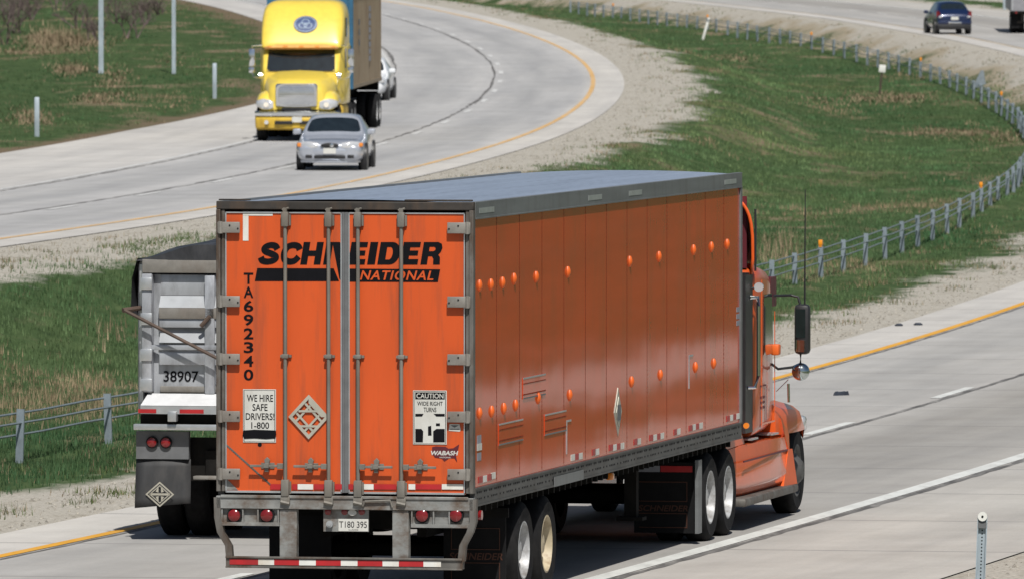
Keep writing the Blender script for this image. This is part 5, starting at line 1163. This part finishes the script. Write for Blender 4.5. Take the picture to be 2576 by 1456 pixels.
# ------------------------------------------------------------------ posts, markers and signs
def delineators():
    def post(x, y, h, w, name, label, cat, mat, tilt=0., group=None):
        X, Y, z = ground_at(x, y); T = thing(name, label, cat, (X, Y, z), (0, tilt, 0), group)
        MB().rbox(-w/2, w/2, -.05, .05, -.2, h, .02).build('post', mat, T); return T
    post(93, 346, 1.16, .145, 'guide_post', 'short thick grey post on the grass verge at the far left edge', 'post', 'galvanised_pale')
    post(540, 249, 1.18, .14, 'guide_post', 'short pale grey post on the grass left of the yellow truck', 'post', 'galvanised_pale')
    X, Y, z = ground_at(346, 182)
    T = thing('road_sign', 'two tall bare grey steel legs of a road sign on the left grass bank', 'road sign', (X, Y, z), (0, 0, -.04))
    for x in (-1.34, 1.34):
        w = .088 if x < 0 else .07
        MB().box(-w+x, w+x, -.05, -.035, -.3, 6.2).box(-w+x, w+x, .035, .05, -.3, 6.2).box(x-.012, x+.012, -.035, .035, -.3, 6.2).build('leg', 'galvanised_pale', T)
    # delineator on the near right shoulder: perforated channel with a round white button
    T = thing('delineator', 'silver channel post with round white reflector at the bottom right', 'post', tuple(at(31.55, 103.2)), (0, .035, -.1))
    d = at(31.55, 103.2); xx = (2465-1288)/F*103.2; T.location.x = xx; T.location.z = float(zf(xx-ref(103.2), 103.2))
    p = MB().box(-.045, .045, .01, .016, -.3, 1.0).box(-.045, -.039, -.03, .01, -.3, 1.0).box(.039, .045, -.03, .01, -.3, 1.0).box(-.051, -.045, -.036, -.03, -.3, 1.0).box(.045, .051, -.036, -.03, -.3, 1.0)
    p.cur = 1
    for k in range(26): p.disc_y(0, .008, .05+k*.035, .008, .002, 8)
    p.build('post', ['galvanised_pale', 'rubber'], T, smooth=0)
    r = MB().disc_y(0, -.05, 1.0, .048, .025, 24).build('reflector', 'white_plastic', T)
    MB().disc_y(0, -.055, 1.0, .012, .004, 10).build('bolt', 'rubber', r)
    MB().box(-.05, .05, -.032, .008, .88, .94).build('band', 'seal_grey', T)
    # white leaning marker, staked white tag, blue grey anchor
    X, Y, z = ground_at(1768, 99); T = thing('marker_post', 'leaning white marker post beside the barrier at the top', 'post', (X, Y, z), (0, .28, 0))
    MB().rbox(-.06, .06, -.02, .02, -.2, 1.06, .015).build('blade', 'white_plastic', T); MB().box(-.055, .055, -.025, -.021, .85, 1.0).build('reflector', 'dull_metal', T)
    X, Y, z = ground_at(2212, 241); T = thing('stake_sign', 'small square white tag on a dark leaning wooden stake in the grass', 'sign', (X, Y, z), (0, .11, 0))
    MB().loft([[(a*.035, b*.03, zz) for a, b in ((-1, -1), (1, -1), (1.1, 1), (-1, 1))] for zz in (-.2, .5, 1.0)]).build('stake', 'wood_brown', T); MB().rbox(-.13, .13, -.06, -.035, .88, 1.17, .015).build('tag', 'white_plastic', T)
    X, Y, z = ground_at(2467, 218); T = thing('anchor_bracket', 'blue grey folded steel anchor standing beside the far bend of the barrier', 'anchor', (X, Y, z), (0, 0, .3))
    MB().add([(-.30, 0, 0), (.22, 0, 0), (.12, 0, .62), (.02, 0, .62), (-.30, .05, 0), (.22, .05, 0), (.12, .05, .62), (.02, .05, .62)], [(0, 1, 2, 3), (7, 6, 5, 4), (0, 4, 5, 1), (1, 5, 6, 2), (2, 6, 7, 3), (3, 7, 4, 0)]).box(-.35, .3, -.1, .2, -.05, .05).build('plate', 'galvanised', T)
    X, Y, z = ground_at(2527, 26); T = thing('guide_post', 'thin pale blue post on the grass left of the grey trailer', 'post', (X, Y, z)); MB().rbox(-.09, .09, -.05, .05, -.2, 1.2, .02).build('post', 'galvanised_pale', T)
    # scraps on the road
    X, Y, z = ground_at(2115, 996); mb = MB(); n = 16
    pts = [(math.cos(a)*(.07+.03*math.sin(3*a)), math.sin(a)*(.22+.07*math.cos(2*a))) for a in np.linspace(0, 2*PI, n, endpoint=False)]
    mb.loft([[(x, y, .0) for x, y in pts], [(x*.9, y*.9, .045+.02*math.sin(i*1.7)) for i, (x, y) in enumerate(pts)], [(x*.4, y*.4, .055) for x, y in pts]])
    o = mb.build('tyre_scrap', 'debris', None, smooth=60); o.location = (X, Y, z+.016); o.rotation_euler = (0, 0, -.6); tag(o, 'flat dark scrap of tyre rubber lying in the left lane', 'debris')
    for k, (x, y, lab) in enumerate(((2262, 822, 'dark pebble on the shoulder above the yellow line, left of two'), (2310, 820, 'dark pebble on the shoulder above the yellow line, right of two'))):
        X, Y, z = ground_at(x, y); o = MB().loft([[(r*math.cos(a)*(1+.2*math.sin(2*a+k)), r*math.sin(a), h) for a in np.linspace(0, 2*PI, 9, endpoint=False)] for r, h in ((.06, 0), (.08, .02), (.04, .05))]).build('pebble', 'debris', None); o.location = (X, Y, z+.012); tag(o, lab, 'stone', 'pebbles on the shoulder')
delineators()
def shrubs():
    """bare spring brush on the far left bank: trunk and forked twigs, no leaves"""
    spots = [(10, 112, 2.7, 'dense bare purple brown shrub cut by the left edge, top left corner'), (48, 85, 2.4, 'bare brown shrub just right of the dense corner shrub'), (85, 50, 2.0, 'bare brown shrub behind the dry grass, near the top left corner'), (25, 40, 2.2, 'bare shrub at the very top left, above the corner shrub'),
             (205, 70, 1.8, 'bare shrub left of the taller sign leg'), (240, 105, 1.5, 'low bare shrub at the left sign leg'), (330, 98, 2.2, 'bare grey brown shrub right of the left sign leg'), (300, 60, 2.0, 'bare shrub touching the left sign leg on its right, near the top edge'), (150, 25, 1.9, 'bare shrub at the top edge, far behind the dry grass'), (362, 62, 1.7, 'bare shrub midway between the two sign legs'), (400, 40, 1.2, 'smallest bare shrub, left of the right sign leg')]
    for i, (x, y, h, lab) in enumerate(spots):
        X, Y, z = ground_at(x, y); r = random.Random(i*7+3); T = thing('bare_shrub', lab, 'shrub', (X, Y, z), (0, 0, r.uniform(0, 6)), 'bare shrubs on the far bank')
        st, tw = MB(), MB()
        def grow(p, d, l, rad, lev):
            q = p+d*l; m = st if lev == 0 else tw
            m.tube([p, (p+q)/2+Vector((r.uniform(-.05, .05), r.uniform(-.05, .05), 0))*l, q], [rad, rad*.8, rad*.5], 4, False)
            if lev < 4:
                for _ in range(r.choice((3, 3, 4)) if lev < 3 else 2):
                    dd = (d+Vector((r.gauss(0, .55), r.gauss(0, .55), r.uniform(-.1, .4)))).normalized(); grow(p+(q-p)*r.uniform(.45, 1), dd, l*r.uniform(.55, .8), rad*.55, lev+1)
        for _ in range(5): grow(Vector((r.uniform(-.3, .3), r.uniform(-.3, .3), -.1)), Vector((r.gauss(0, .4), r.gauss(0, .4), 1)).normalized(), h*.38, .035, 0)
        st.build('stem', 'twig', T, smooth=0); tw.build('twigs', 'twig', T, smooth=0)
shrubs()
# dry stalks standing along the barrier and on the left bank
def dry_stalks():
    def patch(nm, spots, lean, per, col, spread):
        P, H = [], []
        for x0, x1, y0, y1, n, h in spots:
            for _ in range(n):
                X, Y, z = ground_at(random.gauss((x0+x1)/2, (x1-x0)/3.4), random.gauss((y0+y1)/2, (y1-y0)/3.4)); P.append((X, Y, z)); H.append(h*random.uniform(.5, 1.1))
        P = np.array(P); blades(nm, P, np.array(H), np.tile(np.array([col]), (len(P), 1)), .010+.00007*P[:, 1], lean=lean, per=per, spread=spread)
    patch('dry_stalks', ((1900, 1990, 620, 680, 40, .5), (0, 340, 930, 1130, 26, .4), (210, 290, 810, 880, 16, .5), (90, 250, 70, 110, 60, .5)), .45, 3, (.30, .235, .15), .2)
    patch('dry_grass', ((70, 240, 88, 122, 420, .3), (0, 240, 118, 150, 300, .16), (145, 215, 160, 190, 160, .18), (205, 300, 235, 262, 130, .14), (20, 130, 275, 325, 150, .16), (250, 330, 165, 235, 120, .14), (380, 470, 130, 165, 60, .12),
        (2270, 2480, 325, 350, 380, .12), (2060, 2400, 232, 262, 420, .13), (2480, 2570, 330, 372, 120, .13), (1780, 1900, 135, 160, 120, .12), (1900, 2060, 590, 615, 120, .14)), 1.5, 4, (.235, .18, .115), .22)
dry_stalks()
